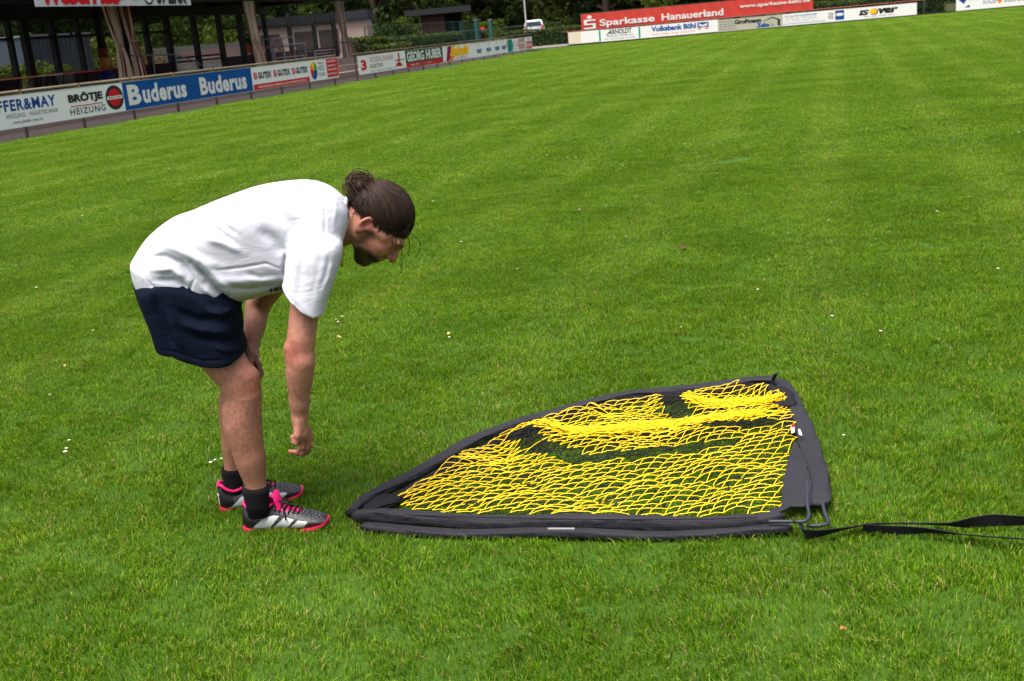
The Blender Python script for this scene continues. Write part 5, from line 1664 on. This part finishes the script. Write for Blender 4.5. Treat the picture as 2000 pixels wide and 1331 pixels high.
th0, th1, th2, th3 = B(590, 828, HL + .030), B(602, 842, HL + .052), B(607, 857, HL + .050), B(606, 872, HL + .044)
bd.chain([th0, th1], [.015, .0125], .012); bd.cone(th1, th2, .0118, .0100, .005); bd.cone(th2, th3, .0100, .0080, .003)
# far arm, hand resting on the far knee
shF = B(600, 462, .165); elF = B(503, 600, .31); wrF = B(490, 684, .185)
bd.chain([shF, shF * .45 + elF * .55, elF], [.048, .047, .042], .015)
bd.chain([elF, elF * .68 + wrF * .32, wrF], [.043, .041, .027], .015)
for j, dl in enumerate((-.033, -.011, .011, .033)):
    q0 = B(498, 700, .135 + dl * .9); q1 = B(506, 712 + 2 * j, .125 + dl); q2 = B(510, 726 + 2 * j, .120 + dl); q3 = B(507, 740, .118 + dl)
    bd.chain([wrF, q0], [.020, .0125], .012)
    bd.cone(q0, q1, .0115, .0098, .006); bd.cone(q1, q2, .0096, .0088, .003); bd.cone(q2, q3, .0088, .0074, .003)
bd.chain([B(492, 690, .15), B(488, 706, .085), B(493, 722, .072)], [.013, .0105, .008], .008)
body, bV = None, None
V, Fc = bd.mesh(); V = relax(V, Fc, 2)
# skin colours that belong to the skin itself: beard, lips, reddened knuckles, knees, ear, nose
def skin_colours(V):
    base = np.array(srgb('#9b6c5a')); red = np.array(srgb('#90463c')); beard = np.array(srgb('#17100d')); lip = np.array(srgb('#72332e')); pale = np.array(srgb('#cfa084'))
    C = np.tile(base, (len(V), 1))
    def blob(c, r, col, a):
        w = a * np.exp(-(np.linalg.norm(V - np.array(c), axis=1) / r) ** 2)
        C[:] = C * (1 - w[:, None]) + col * w[:, None]
    blob(kneeN + np.array([.05, -.02, 0]), .05, red, .45)
    blob(elN + np.array([-.02, -.03, 0]), .045, red, .55)
    blob(B(585, 870, HL), .05, red, .5); blob(B(565, 880, HL), .02, red, .5)
    blob(Hd(-.010, .012, .085), .030, red, .75); blob(Hd(.143, .004), .022, red, .65)
    blob(Hd(.08, -.002, .05), .03, red, .3); blob(B(505, 715, .12), .05, red, .4)
    leg_ = np.clip((.52 - V[:, 2]) / .1, 0, 1) * (V[:, 1] < 4.2) * (np.abs(V[:, 0] - elN[0]) > .06) 
    C[:] = C * (1 - .25 * leg_[:, None]) + np.array(srgb('#8f6450')) * .25 * leg_[:, None]
    q = V - EAR; f = q @ FV; u = q @ UV; l = np.abs(q @ LV)
    head = np.linalg.norm(V - Hd(.03, .02), axis=1) < .2
    bm = np.clip((-.034 - u + .30 * (f - .085)) / .016, 0, 1) * np.clip((f - .030 + u * -.1) / .022, 0, 1)
    bm *= np.clip((f + u * .35 - .0) / .02, 0, 1) * (u > -.13)
    stache = np.exp(-((u + .0145) / .0065) ** 2) * (f > .105) * np.clip((.034 - l) / .01, 0, 1)
    side = np.exp(-((f - .028) / .014) ** 2) * np.clip((.022 - u) / .012, 0, 1) * (u > -.06) * (l > .05)
    bm = np.clip(np.maximum(np.maximum(bm * .95, stache * .88), side * .6), 0, 1) * head
    lipm = (np.exp(-((u + .034) / .010) ** 2) * (f > .112) * (l < .021) * head)[:, None] * .8
    C = C * (1 - bm[:, None]) + beard * bm[:, None]
    C = C * (1 - lipm) + lip * lipm
    brow = np.exp(-((u - .056) / .006) ** 2) * (f > .088) * (l > .010) * (l < .052) * head
    lash = np.exp(-((u - .030) / .003) ** 2) * (f > .098) * (l > .022) * (l < .046) * head
    for mk, a_ in ((brow, .9), (lash, .9)):
        C = C * (1 - a_ * mk[:, None]) + beard * a_ * mk[:, None]
    return C
def vcol_mat(name, rough, spec, vscale, vamp, sss=0.0, bump=0.0, speck=None):
    m = bpy.data.materials.new(name); m.use_nodes = True
    t = m.node_tree; b = t.nodes['Principled BSDF']
    b.inputs['Roughness'].default_value = rough; b.inputs['Specular IOR Level'].default_value = spec
    at = t.nodes.new('ShaderNodeAttribute'); at.attribute_name = 'col'
    tc = t.nodes.new('ShaderNodeTexCoord')
    n1 = t.nodes.new('ShaderNodeTexNoise'); n1.inputs['Scale'].default_value = vscale; n1.inputs['Detail'].default_value = 5
    t.links.new(tc.outputs['Object'], n1.inputs['Vector'])
    mr = t.nodes.new('ShaderNodeMapRange'); mr.inputs['From Min'].default_value = .3; mr.inputs['From Max'].default_value = .7
    mr.inputs['To Min'].default_value = 1 - vamp; mr.inputs['To Max'].default_value = 1 + vamp
    t.links.new(n1.outputs['Fac'], mr.inputs['Value'])
    mu = t.nodes.new('ShaderNodeMix'); mu.data_type = 'RGBA'; mu.blend_type = 'MULTIPLY'; mu.inputs['Factor'].default_value = 1
    t.links.new(at.outputs['Color'], mu.inputs['A']); t.links.new(mr.outputs[0], mu.inputs['B'])
    t.links.new(mu.outputs['Result'], b.inputs['Base Color'])
    if sss:
        b.inputs['Subsurface Weight'].default_value = sss; b.inputs['Subsurface Radius'].default_value = (1, .35, .2); b.inputs['Subsurface Scale'].default_value = .006
    if bump:
        n2 = t.nodes.new('ShaderNodeTexNoise'); n2.inputs['Scale'].default_value = vscale * 5; n2.inputs['Detail'].default_value = 4
        t.links.new(tc.outputs['Object'], n2.inputs['Vector'])
        bp = t.nodes.new('ShaderNodeBump'); bp.inputs['Strength'].default_value = bump; bp.inputs['Distance'].default_value = .002
        t.links.new(n2.outputs['Fac'], bp.inputs['Height']); t.links.new(bp.outputs['Normal'], b.inputs['Normal'])
    return m
def set_col(me, C):
    a_ = me.color_attributes.new('col', 'FLOAT_COLOR', 'POINT')
    a_.data.foreach_set('color', np.c_[C, np.ones(len(C))].astype(np.float32).ravel())
M_SKIN = vcol_mat('m_skin', .5, .35, 60, .16, 0.0, .5)
bme = new_mesh('body', V - np.array(pers.location), Fc, M_SKIN, True)
set_col(bme, skin_colours(V))
body = link('body', bme, pers)

# leg hair: short fine dark strands on shins, calves and forearms
hg = np.random.default_rng(3)
sel = np.where(((V[:, 2] < .60) & (V[:, 2] > .10) & (np.abs(V[:, 0] - (-.83)) < .14) & (V[:, 1] < 4.2)) | ((V[:, 2] > .38) & (V[:, 2] < .64) & (np.linalg.norm(V[:, :2] - elN[:2], axis=1) < .09)))[0]
sel = hg.choice(sel, min(len(sel), 6500), replace=False)
fn_ = np.zeros_like(V)
n_ = np.cross(V[Fc[:, 2]] - V[Fc[:, 0]], V[Fc[:, 3]] - V[Fc[:, 1]])
for k in range(4): np.add.at(fn_, Fc[:, k], n_)
fn_ /= np.linalg.norm(fn_, axis=1)[:, None] + 1e-9
p = V[sel]; d = fn_[sel] * .5 + np.array([0, 0, -.7]) + hg.normal(0, .35, (len(sel), 3)); d /= np.linalg.norm(d, axis=1)[:, None]
e = np.cross(d, fn_[sel]); e /= np.linalg.norm(e, axis=1)[:, None] + 1e-9
Ln = hg.uniform(.006, .013, (len(sel), 1))
tri = np.stack([p - e * .00022, p + e * .00022, p + d * Ln], 1).reshape(-1, 3)
o_ = link('body_hair', new_mesh('body_hair', tri - np.array(pers.location), np.arange(len(tri)).reshape(-1, 3), mat('m_body_hair', srgb('#33241a'), .8, .2, .1)), pers)
o_['kind'] = 'stuff'

# ---- T-shirt
M_SHIRT = mat('m_white_jersey', (.46, .48, .545), .9, .1, .025, 14, bump=.12, bscale=420)
add_wrinkles(M_SHIRT, 9, .32, .014, (1, 1, 1.8))
def cut_below(fld, pix, lat, y0, y1, k=.004):
    poly = np.array([B(x, y, lat)[[0, 2]] for x, y in pix])
    lo = np.array([poly[:, 0].min(), y0, poly[:, 1].min()]); hi = np.array([poly[:, 0].max(), y1, poly[:, 1].max()])
    def fn(X, Y, Z):
        x2, z2 = np.meshgrid(X[:, 0, 0], Z[0, 0, :], indexing='ij')
        return np.broadcast_to(poly_sd(poly, x2, z2).astype(np.float32)[:, None, :], (X.shape[0], Y.shape[1], Z.shape[2]))
    fld.add(fn, lo, hi, k, sub=True)
sf = Field((-1.37, 3.52, .58), (-.50, 4.32, 1.26), .0036)
torso = smooth_poly([(264, 516), (272, 492), (296, 458), (335, 427), (372, 413), (430, 389), (500, 365), (560, 355), (603, 354), (638, 364), (664, 383), (681, 402), (679, 428), (671, 458), (655, 500), (625, 535), (590, 556), (555, 565), (515, 575), (475, 585), (447, 596), (412, 612), (370, 612), (322, 600), (280, 566)])
def widen(x2, z2):
    return np.zeros_like(x2)
pillow(sf, torso, YC, .205, .135, .01, 2.3)
sleeveN = smooth_poly([(562, 482), (590, 466), (628, 458), (660, 470), (668, 492), (661, 525), (650, 560), (640, 590), (630, 630), (610, 655), (570, 640), (550, 600), (552, 566), (555, 535), (558, 505)], -.21)
sf.cone(B(628, 428, -.105), B(606, 520, -.205), .088, .074, .03)
def lean_out(x2, z2):
    zt = B(620, 470, -.2)[2]; zb = B(590, 600, -.2)[2]
    return -.050 * np.clip((zt - z2) / (zt - zb), -.6, 1.2)
pillow(sf, sleeveN, YC - .185, .080, .064, .014, 2.2, yshift=lean_out)
sleeveF = smooth_poly([(545, 480), (600, 450), (645, 462), (655, 490), (640, 530), (610, 570), (560, 565), (530, 535)], .19)
sf.cone(B(628, 428, .105), B(600, 500, .19), .085, .072, .03)
pillow(sf, sleeveF, YC + .20, .080, .062, .02, 2.2)
# hollow hems
cut_below(sf, [(545, 556), (556, 567), (574, 585), (596, 602), (617, 614), (640, 612), (660, 640), (600, 700), (530, 640)], -.24, YC - .36, YC - .135)
cut_below(sf, [(250, 512), (264, 517), (290, 560), (328, 586), (370, 598), (410, 600), (440, 596), (447, 640), (300, 660), (240, 560)], 0, YC - .3, YC + .3)
folds(sf, [
    ([(561, 484), (590, 472), (613, 466), (639, 466), (662, 480)], .0050, .0045),
    ([(561, 486), (556, 520), (556, 545)], .0060, .0080),
    ([(633, 388), (636, 425), (638, 463)], .0040, .0026),
    ([(415, 526), (450, 523), (477, 520), (522, 512), (556, 526)], .0040, .0035),
    ([(378, 512), (405, 540), (428, 568), (447, 592)], .0090, .0200),
    ([(392, 506), (420, 530), (445, 560), (452, 580)], .0130, -.0080),
    ([(290, 505), (325, 500), (358, 512), (380, 540)], .0110, .0075),
    ([(300, 525), (340, 522), (370, 545)], .0110, -.0075),
    ([(305, 545), (345, 545), (372, 562)], .0090, .0065),
    ([(385, 540), (375, 560), (362, 592)], .0045, .0035),
    ([(395, 545), (412, 556), (430, 578)], .0080, .0070),
    ([(400, 560), (415, 573), (425, 588)], .0080, -.0055),
    ([(395, 440), (430, 452), (462, 474)], .0130, .0060),
    ([(400, 462), (440, 472), (480, 492)], .0130, -.0055),
    ([(430, 430), (445, 445), (470, 458)], .0100, .0045),
    ([(305, 470), (350, 485), (400, 508), (440, 520)], .0150, -.0070),
    ([(420, 545), (470, 548), (520, 545), (552, 545)], .0160, -.0060),
    ([(440, 560), (490, 566), (540, 556)], .0110, .0050),
    ([(480, 530), (510, 540), (550, 535)], .0100, .0040),
    ([(650, 485), (645, 520), (630, 560)], .0080, .0032),
    ([(636, 480), (628, 525), (615, 580)], .0110, .0028),
    ([(655, 500), (650, 530), (640, 555)], .0070, -.0022),
    ([(600, 480), (596, 520), (590, 580)], .0120, .0035),
    ([(562, 552), (588, 578), (617, 602)], .0035, .0022),
    ([(276, 530), (300, 556), (345, 580), (400, 590), (440, 586)], .0035, .0022),
    ([(648, 375), (655, 410), (652, 450)], .0070, -.0030),
    ([(520, 400), (560, 430), (600, 445)], .0250, .0050),
    ([(500, 440), (540, 470), (556, 500)], .0200, .0060)], YC)
# neck opening
sf.cone(B(664, 430), B(700, 438), .070, .072, .004, 1.0, sub=True)
shirt, sV = sdf_object('t_shirt', sf, M_SHIRT, pers, 1)
# ribbed collar
cc = B(672, 430)
ax_ = B(690, 434) - B(655, 428); ax_ /= np.linalg.norm(ax_); c1 = np.cross(ax_, [0, 1, 0]); c1 /= np.linalg.norm(c1)
ring = [cc + (.071 * math.cos(q) * c1 * 1.05 + .073 * math.sin(q) * np.array([0, 1.0, 0])) for q in np.linspace(0, 2 * math.pi, 49)]
MB().tube([r - np.array(pers.location) for r in ring], .0085, 8).build('collar', M_SHIRT, shirt, True)
shirt.name = 't_shirt'
# black print showing under the chest
pr = MB()
for (xa, xb) in ((527, 532), (535, 544), (547, 556)):
    P4 = [B(xa, 570 - (xa - 520) * .22, -.165), B(xb, 570 - (xb - 520) * .22, -.165), B(xb, 573 - (xb - 520) * .22, -.150), B(xa, 573 - (xa - 520) * .22, -.150)]
    P4 = [q - np.array(pers.location) for q in P4]
    pr._add(P4 + [q + np.array([0, .006, .004]) for q in P4], [(0, 1, 2, 3), (7, 6, 5, 4), (0, 4, 5, 1), (1, 5, 6, 2), (2, 6, 7, 3), (3, 7, 4, 0)])
pr.build('chest_print', M_BLACK, shirt)['kind'] = 'stuff'

# ---- shorts
M_SHORT = mat('m_navy_shorts', (.0018, .0045, .014), .85, .10, .12, 10, bump=.15, bscale=300)
add_wrinkles(M_SHORT, 9, .5, .016, (1, 1, 1.6))
sh = Field((-1.38, 3.60, .44), (-.81, 4.26, .98), .0036)
pel = smooth_poly([(265, 505), (300, 470), (360, 470), (430, 520), (466, 575), (468, 605), (440, 640), (380, 650), (310, 640), (284, 600), (268, 550)])
pillow(sh, pel, YC, .180, .12, .012, 2.2)
legN = smooth_poly([(276, 560), (320, 530), (400, 540), (460, 578), (471, 610), (475, 650), (482, 690), (484, 720), (450, 735), (400, 735), (350, 725), (322, 712), (312, 685), (302, 650), (288, 610)], -.1)
pillow(sh, legN, YC - .105, .112, .066, .016, 2.3)
legF = smooth_poly([(280, 560), (320, 530), (400, 540), (455, 575), (468, 610), (472, 650), (477, 682), (430, 692), (380, 690), (330, 680), (310, 650), (292, 610)], .1)
pillow(sh, legF, YC + .105, .112, .066, .016, 2.3)
cut_below(sh, [(300, 682), (320, 686), (344, 688), (358, 695), (380, 702), (405, 708), (432, 710), (455, 706), (474, 693), (500, 680), (500, 760), (300, 760)], -.15, YC - .35, YC - .0)
folds(sh, [([(345, 600), (390, 620), (450, 622)], .013, .0060), ([(350, 625), (400, 640), (462, 645)], .012, -.0055), ([(370, 650), (420, 662), (468, 665)], .012, .0055), ([(300, 560), (320, 620), (346, 686)], .014, .0075), ([(335, 590), (348, 640), (368, 690)], .014, -.0050),
           ([(400, 600), (440, 610), (462, 600)], .010, -.0045), ([(420, 670), (445, 680), (470, 685)], .010, -.004), ([(322, 678), (346, 682), (400, 699), (462, 697)], .0035, .0020), ([(440, 600), (455, 640), (462, 690)], .009, .0045), ([(380, 560), (410, 590), (440, 600)], .010, .004)], YC)
shorts, _ = sdf_object('shorts', sh, M_SHORT, pers, 1)

# ---- hair
M_HAIR = mat('m_hair_brown', srgb('#1d140e'), .6, .22, .40, 30)
M_HAIR2 = mat('m_hair_light', srgb('#36251a'), .6, .22, .35, 30)
hf = Field(Hd(.02, .06) - .20, Hd(.02, .06) + .20, .0040)
def capfn(X, Y, Z):
    x, y, z = X - EAR[0], Y - EAR[1], Z - EAR[2]
    f = x * FV[0] + z * FV[2]; u = x * UV[0] + z * UV[2]; l = -y
    q = np.sqrt(((f + .004) / .112) ** 2 + ((u - .060) / .104) ** 2 + (l / .0835) ** 2)
    d = (q - 1) * .09
    line = .040 + .46 * f - .010 * np.exp(-((f - .035) / .02) ** 2) + .006 * np.sin(f * 75 + 1)
    ridges = .0016 * np.sin(l * 300 + f * 40) * .6
    return np.maximum(d + ridges, (line - u) * .85)
hf.add(capfn, hf.lo, hf.lo + hf.h * (hf.n - 1), .004)
BUN = Hd(-.116, .050)
hf.ell(BUN, HAX, (.034, .036, .042), .012)
hf.ell(Hd(-.096, .010), HAX, (.026, .030, .036), .016)
hf.cone(Hd(-.085, .050), BUN, .030, .030, .012)
hair, hV = sdf_object('hair', hf, M_HAIR, pers, 1)
def on_scalp(f, u, l, k=1.03):
    c = np.array([-.004, .060, 0]); r = np.array([.112, .104, .0835])
    v = (np.array([f, u, l]) - c) / r; v /= np.linalg.norm(v)
    q = c + v * r * k
    return Hd(*q)
g = np.random.default_rng(8)
sA, sB = MB(), MB()
base_f, base_u = -.100, .055
for k in range(1900):
    # start along the hairline, run back to the bun
    f0 = g.uniform(-.095, .112); l0 = (1 if g.random() < .66 else -1) * .0835 * math.sqrt(max(0, 1 - (f0 / .116) ** 2)) * g.uniform(.1, 1.0) ** .6
    ang = l0 / .0835 * 1.3
    u0 = .034 + .46 * f0 + .11 * g.random() ** 2.2
    pts_ = []
    lift = 1.015 + .03 * g.random()
    n = 9
    for t in np.linspace(0, 1, n):
        f = f0 + (base_f - f0) * t; l = l0 * (1 - t ** 1.6) + .010 * math.sin(3 * t + k) * (1 - t); u = u0 + (base_u - u0) * t + .05 * math.sin(math.pi * t) * (f0 + .1) / .2 * (.5 + .5 * math.cos(ang)) + .006 * math.sin(5 * t + k * .7)
        pts_.append(on_scalp(f, u, l, lift) - np.array(pers.location))
    (sA if g.random() < .72 else sB).tube(pts_, [.0007] + [.0012] * (n - 2) + [.0007], 4, cap=False)
sA.build('hair_strands', M_HAIR, hair, True)['kind'] = 'stuff'
sB.build('light_strands', M_HAIR2, hair, True)['kind'] = 'stuff'
bn = MB()
for k in range(150):
    a1 = g.uniform(0, 6.28); R1 = g.uniform(.024, .046); tilt = g.normal(0, .6)
    n = 10; arc_ = g.uniform(2.2, 4.6); off = g.normal(0, .010, 3)
    pts_ = []
    for t in np.linspace(0, 1, n):
        q = a1 + arc_ * t
        f = R1 * math.cos(q); u = R1 * math.sin(q) * math.cos(tilt); l = R1 * math.sin(q) * math.sin(tilt) + .026 * math.sin(q * .7 + k)
        pts_.append(BUN + FV * (f + off[0]) + UV * (u + off[1]) + LV * (l + off[2]) - np.array(pers.location))
    bn.tube(pts_, .0013, 4, cap=False)
bn.build('bun_strands', M_HAIR2, hair, True)['kind'] = 'stuff'
ls = MB()
for pix in ([(790, 452), (808, 460), (821, 476), (818, 492), (811, 505)], [(775, 450), (783, 475), (785, 500), (784, 518), (783, 534)], [(790, 450), (799, 472), (799, 488), (797, 500)], [(778, 440), (770, 455), (766, 468), (768, 484)], [(790, 430), (780, 448), (774, 470), (772, 490)], [(745, 452), (760, 458), (770, 455), (775, 445)], [(800, 440), (792, 455), (785, 470)], [(684, 400), (680, 390), (676, 380)], [(690, 395), (682, 405), (678, 398)], [(700, 410), (690, 418), (686, 428)]):
    ls.tube(catmull([B(x, y, -.055) for x, y in pix], 6) - np.array(pers.location), .0014, 5)
for k in range(70):
    f0 = g.uniform(.0, .112); sgn = 1 if g.random() < .8 else -1
    l0 = sgn * .0835 * math.sqrt(max(0, 1 - (f0 / .116) ** 2)) * g.uniform(.3, 1.0)
    u0 = .046 + .46 * f0
    q0 = on_scalp(f0, u0 + .012, l0, 1.02); q1 = on_scalp(f0 + .004, u0 - .002, l0, 1.03)
    q2 = q1 - UV * g.uniform(.004, .014) + FV * g.normal(.002, .004) + LV * sgn * .003
    ls.tube([q - np.array(pers.location) for q in (q0, q1, q2)], [.0010, .0008, .0004], 4)
ls.build('loose_strands', M_HAIR, hair, True)['kind'] = 'stuff'
# necklace hanging from the neck
nk = catmull([B(690, 420, -.055), B(683, 440, -.06), B(678, 470, -.05), B(671, 490, -.03), B(668, 512, -.01)], 8)
neck = MB().tube(nk - np.array(pers.location), .0014, 6).build('necklace', mat('m_gold', (.55, .38, .12), .3, .6, .1, 20, metal=.8), pers, True)
MB().lathe([(.001, -.012), (.006, -.006), (.006, .004), (.001, .010)], 8).build('pendant', MATS['m_gold'], neck, True, loc=tuple(B(668, 515, -.01) - np.array(pers.location)))

# ---- socks and boots
M_SOCK = mat('m_black_sock', (.007, .007, .009), .9, .15, .2, 60, bump=.4, bscale=220)
MB().tube([p_ - np.array(pers.location) for p_ in (B(499, 949, -.128), B(500, 960, -.128), B(503, 985, -.128), B(506, 1008, -.128))], [.0400, .0395, .0345, .031], 20, flat=1.2).build('sock', M_SOCK, pers, True)
MB().tube([p_ - np.array(pers.location) for p_ in (B(457, 913, .125), B(458, 922, .125), B(460, 950, .125), B(463, 980, .125))], [.0400, .0395, .0345, .031], 20, flat=1.2).build('sock', M_SOCK, pers, True)
M_BOOT = vcol_mat('m_boot', .5, .4, 40, .10)
M_PINK_ = mat('m_boot_pink', srgb('#d8126a'), .5, .4, .06)
M_PSOLE = mat('m_boot_sole', srgb('#d81a50'), .5, .4, .08)
M_LACE = mat('m_lace', (.008, .008, .010), .8, .2, .1)
BL = .305
bx_ = np.array([0, .010, .03, .055, .08, .105, .122, .16, .20, .245, .275, .295, BL])
bt_ = np.array([.086, .098, .080, .068, .072, .086, .091, .079, .066, .056, .048, .038, .026])
bw_ = np.array([.024, .035, .039, .040, .040, .040, .041, .043, .048, .048, .042, .030, .010])
bb_ = np.array([.014, .009, .005, .004, .004, .004, .004, .004, .006, .013, .018, .023, .027])
def boot(foot_heel, heading, label=None):
    t = bpy.data.objects.new('boot', None); COL.objects.link(t); t.parent = pers; t.empty_display_size = .05
    t.location = Vector(foot_heel) - pers.location; t.rotation_euler = (0, 0, heading)
    ns, nr = 300, 110
    xs = BL * (1 - np.cos(np.linspace(0, math.pi, ns))) / 2
    top = np.interp(xs, bx_, bt_); wd_ = np.interp(xs, bx_, bw_); bot = np.interp(xs, bx_, bb_)
    ker = np.ones(9) / 9
    sm = lambda a: np.convolve(np.pad(a, 4, mode='edge'), ker, 'valid')
    top, wd_, bot = sm(top), sm(wd_), sm(bot)
    cy = np.interp(xs, [0, .15, BL], [0, .004, -.006])
    V_ = np.zeros((ns, nr, 3)); A_ = np.linspace(0, 2 * math.pi, nr, endpoint=False)
    for i in range(ns):
        c, s_ = np.cos(A_), np.sin(A_)
        h = (top[i] - bot[i]) / 2
        yy = wd_[i] * np.sign(c) * np.abs(c) ** (.62 if xs[i] < .25 else .75)
        zz = h * np.sign(s_) * np.abs(s_) ** .8
        # narrow towards the top
        yy = yy * (1 - .34 * np.clip(zz / (h + 1e-6), 0, 1) ** 1.4)
        V_[i] = np.stack([np.full(nr, xs[i]), cy[i] + yy, bot[i] + h + zz], 1)
    VV = V_.reshape(-1, 3)
    ii, kk = np.meshgrid(np.arange(ns - 1), np.arange(nr), indexing='ij')
    FF = np.stack([ii * nr + kk, (ii + 1) * nr + kk, (ii + 1) * nr + (kk + 1) % nr, ii * nr + (kk + 1) % nr], -1).reshape(-1, 4).tolist()
    FF += [tuple(reversed(range(nr))), tuple(range((ns - 1) * nr, ns * nr))]
    x, z = VV[:, 0], VV[:, 2]; y = VV[:, 1]
    C = np.tile(np.array((.011, .0115, .015)), (len(VV), 1))
    C[x < .09] = (.006, .006, .008)
    white = np.array((.55, .57, .56))
    sl = x - (z - .02) * 1.25
    side = (np.abs(y) > .012)
    zt = np.interp(x, bx_, bt_)
    ok = side & (z < .012 + .62 * (zt - .012)) & (z > .0)
    for a_, b_ in ((.040, .104), (.116, .168), (.178, .226)):
        C[ok & (sl > a_) & (sl < b_ - (z - .02) * .35) & (z < .062)] = white
    # rows of small pale dots
    dots = (np.sin(x * 1100 + z * 300) > .55) & (np.sin(z * 1200 - x * 160) > .45) & (x > .05) & ((x > .14) | (z < .055))
    C[dots & (C[:, 0] < .1)] = (.20, .20, .21)
    me = new_mesh('upper', VV, FF, M_BOOT, True); set_col(me, C)
    up = link('upper', me, t)
    # sole following the outline, with studs
    so = MB(); n2 = 60
    xs2 = np.linspace(0, BL, n2); w2 = np.interp(xs2, bx_, bw_) + np.interp(xs2, [0, .02, .05, .20, .25, BL], [.003, .001, -.014, -.014, .003, .004]); c2 = np.interp(xs2, [0, .15, BL], [0, .004, -.006])
    z2 = np.interp(xs2, [0, .03, .22, .28, BL], [.020, .010, .009, .022, .036]); zb2 = np.interp(xs2, [0, .03, .22, .28, BL], [.010, .002, .002, .012, .026])
    vs, fs = [], []
    for i in range(n2):
        vs += [(xs2[i] * 1.012 - .002, c2[i] - w2[i], zb2[i]), (xs2[i] * 1.012 - .002, c2[i] + w2[i], zb2[i]), (xs2[i] * 1.012 - .002, c2[i] + w2[i], z2[i]), (xs2[i] * 1.012 - .002, c2[i] - w2[i], z2[i])]
    for i in range(n2 - 1):
        for k in range(4):
            fs.append((i * 4 + k, i * 4 + (k + 1) % 4, i * 4 + 4 + (k + 1) % 4, i * 4 + 4 + k))
    fs += [(3, 2, 1, 0), tuple((n2 - 1) * 4 + k for k in range(4))]
    sole = link('sole', new_mesh('sole', vs, fs, M_PSOLE), t)
    for i in range(4):
        for s_ in (-1, 1):
            q = .215 + i * .0200
            wq = np.interp(q, bx_, bw_) - .006
            zq = np.interp(q, [0, .03, .22, .28, BL], [.012, .008, .008, .014, .026])
            so.box(q - .004, q + .004, s_ * wq - .006, s_ * wq + .002, zq - .008, zq + .002)
    so.build('studs', M_PSOLE, t)['kind'] = 'stuff'
    # pink collar edge, tongue, lace bed
    ring = []
    for q in np.linspace(0, 2 * math.pi, 40):
        xx = .060 + .058 * math.cos(q); zz = np.interp(xx, bx_, bt_) + .007
        ring.append((xx, .0335 * math.sin(q) * (1 - .1 * math.cos(q)), zz))
    MB().tube(ring, .0058, 8).build('collar_edge', M_PINK_, t, True)
    tg = []
    vs, fs = [], []
    prof_ = [(.098, .068), (.106, .098), (.114, .128), (.122, .142), (.134, .138), (.138, .112), (.148, .088)]
    for (px_, pz_) in prof_:
        for s_ in np.linspace(-1, 1, 9):
            vs.append((px_ - .008 * s_ * s_, (.034 - .06 * max(0, pz_ - .11)) * s_, pz_ - .010 * s_ * s_))
    for i in range(len(prof_) - 1):
        for k in range(8):
            fs.append((i * 9 + k, i * 9 + k + 1, (i + 1) * 9 + k + 1, (i + 1) * 9 + k))
    link('tongue', new_mesh('tongue', vs, fs, M_PINK_, True), t)
    vs, fs = [], []
    for i, xx in enumerate(np.linspace(.122, .212, 12)):
        zt_ = np.interp(xx, bx_, bt_) + .0025
        for s_ in np.linspace(-1, 1, 9):
            vs.append((xx, (.027 - .05 * (xx - .122)) * s_ , zt_ - .012 * abs(s_) ** 2.2))
    for i in range(11):
        for k in range(8):
            fs.append((i * 9 + k, i * 9 + k + 1, (i + 1) * 9 + k + 1, (i + 1) * 9 + k))
    link('lace_bed', new_mesh('lace_bed', vs, fs, M_PINK_, True), t)
    for i, xx in enumerate(np.linspace(.128, .206, 6)):
        zt_ = np.interp(xx, bx_, bt_) + .006
        MB().tube([(xx - .004, -.030, zt_ - .019), (xx, -.016, zt_ - .001), (xx + .004, 0, zt_ + .003), (xx, .016, zt_ - .001), (xx - .004, .030, zt_ - .019)], .0032, 6).build('lace', M_LACE, t, True)
    MB().tube([(.130, -.004, .100), (.146, -.018, .108), (.168, -.020, .096), (.188, -.012, .084)], .0035, 6).tube([(.130, .004, .100), (.150, .010, .104), (.176, .014, .088)], .0035, 6).tube([(.152, -.020, .094), (.160, -.038, .070), (.166, -.046, .046)], .0028, 6).build('lace_bow', M_LACE, t, True)
    # pale heel tab
    MB().box(-.0035, .004, -.012, .012, .030, .062).build('heel_tab', M_LTXT, t)
    return t
hN = gnd(478, 1041, .0); tN = gnd(640, 1036, .0)
boot((hN[0], hN[1] + .035, .0), math.atan2(tN[1] - hN[1], tN[0] - hN[0]))
hF = gnd(428, 1004, .0); tF = gnd(583, 972, .0)
boot((hF[0], hF[1] + .035, .0), math.atan2(tF[1] - hF[1], tF[0] - hF[0]) * .8)
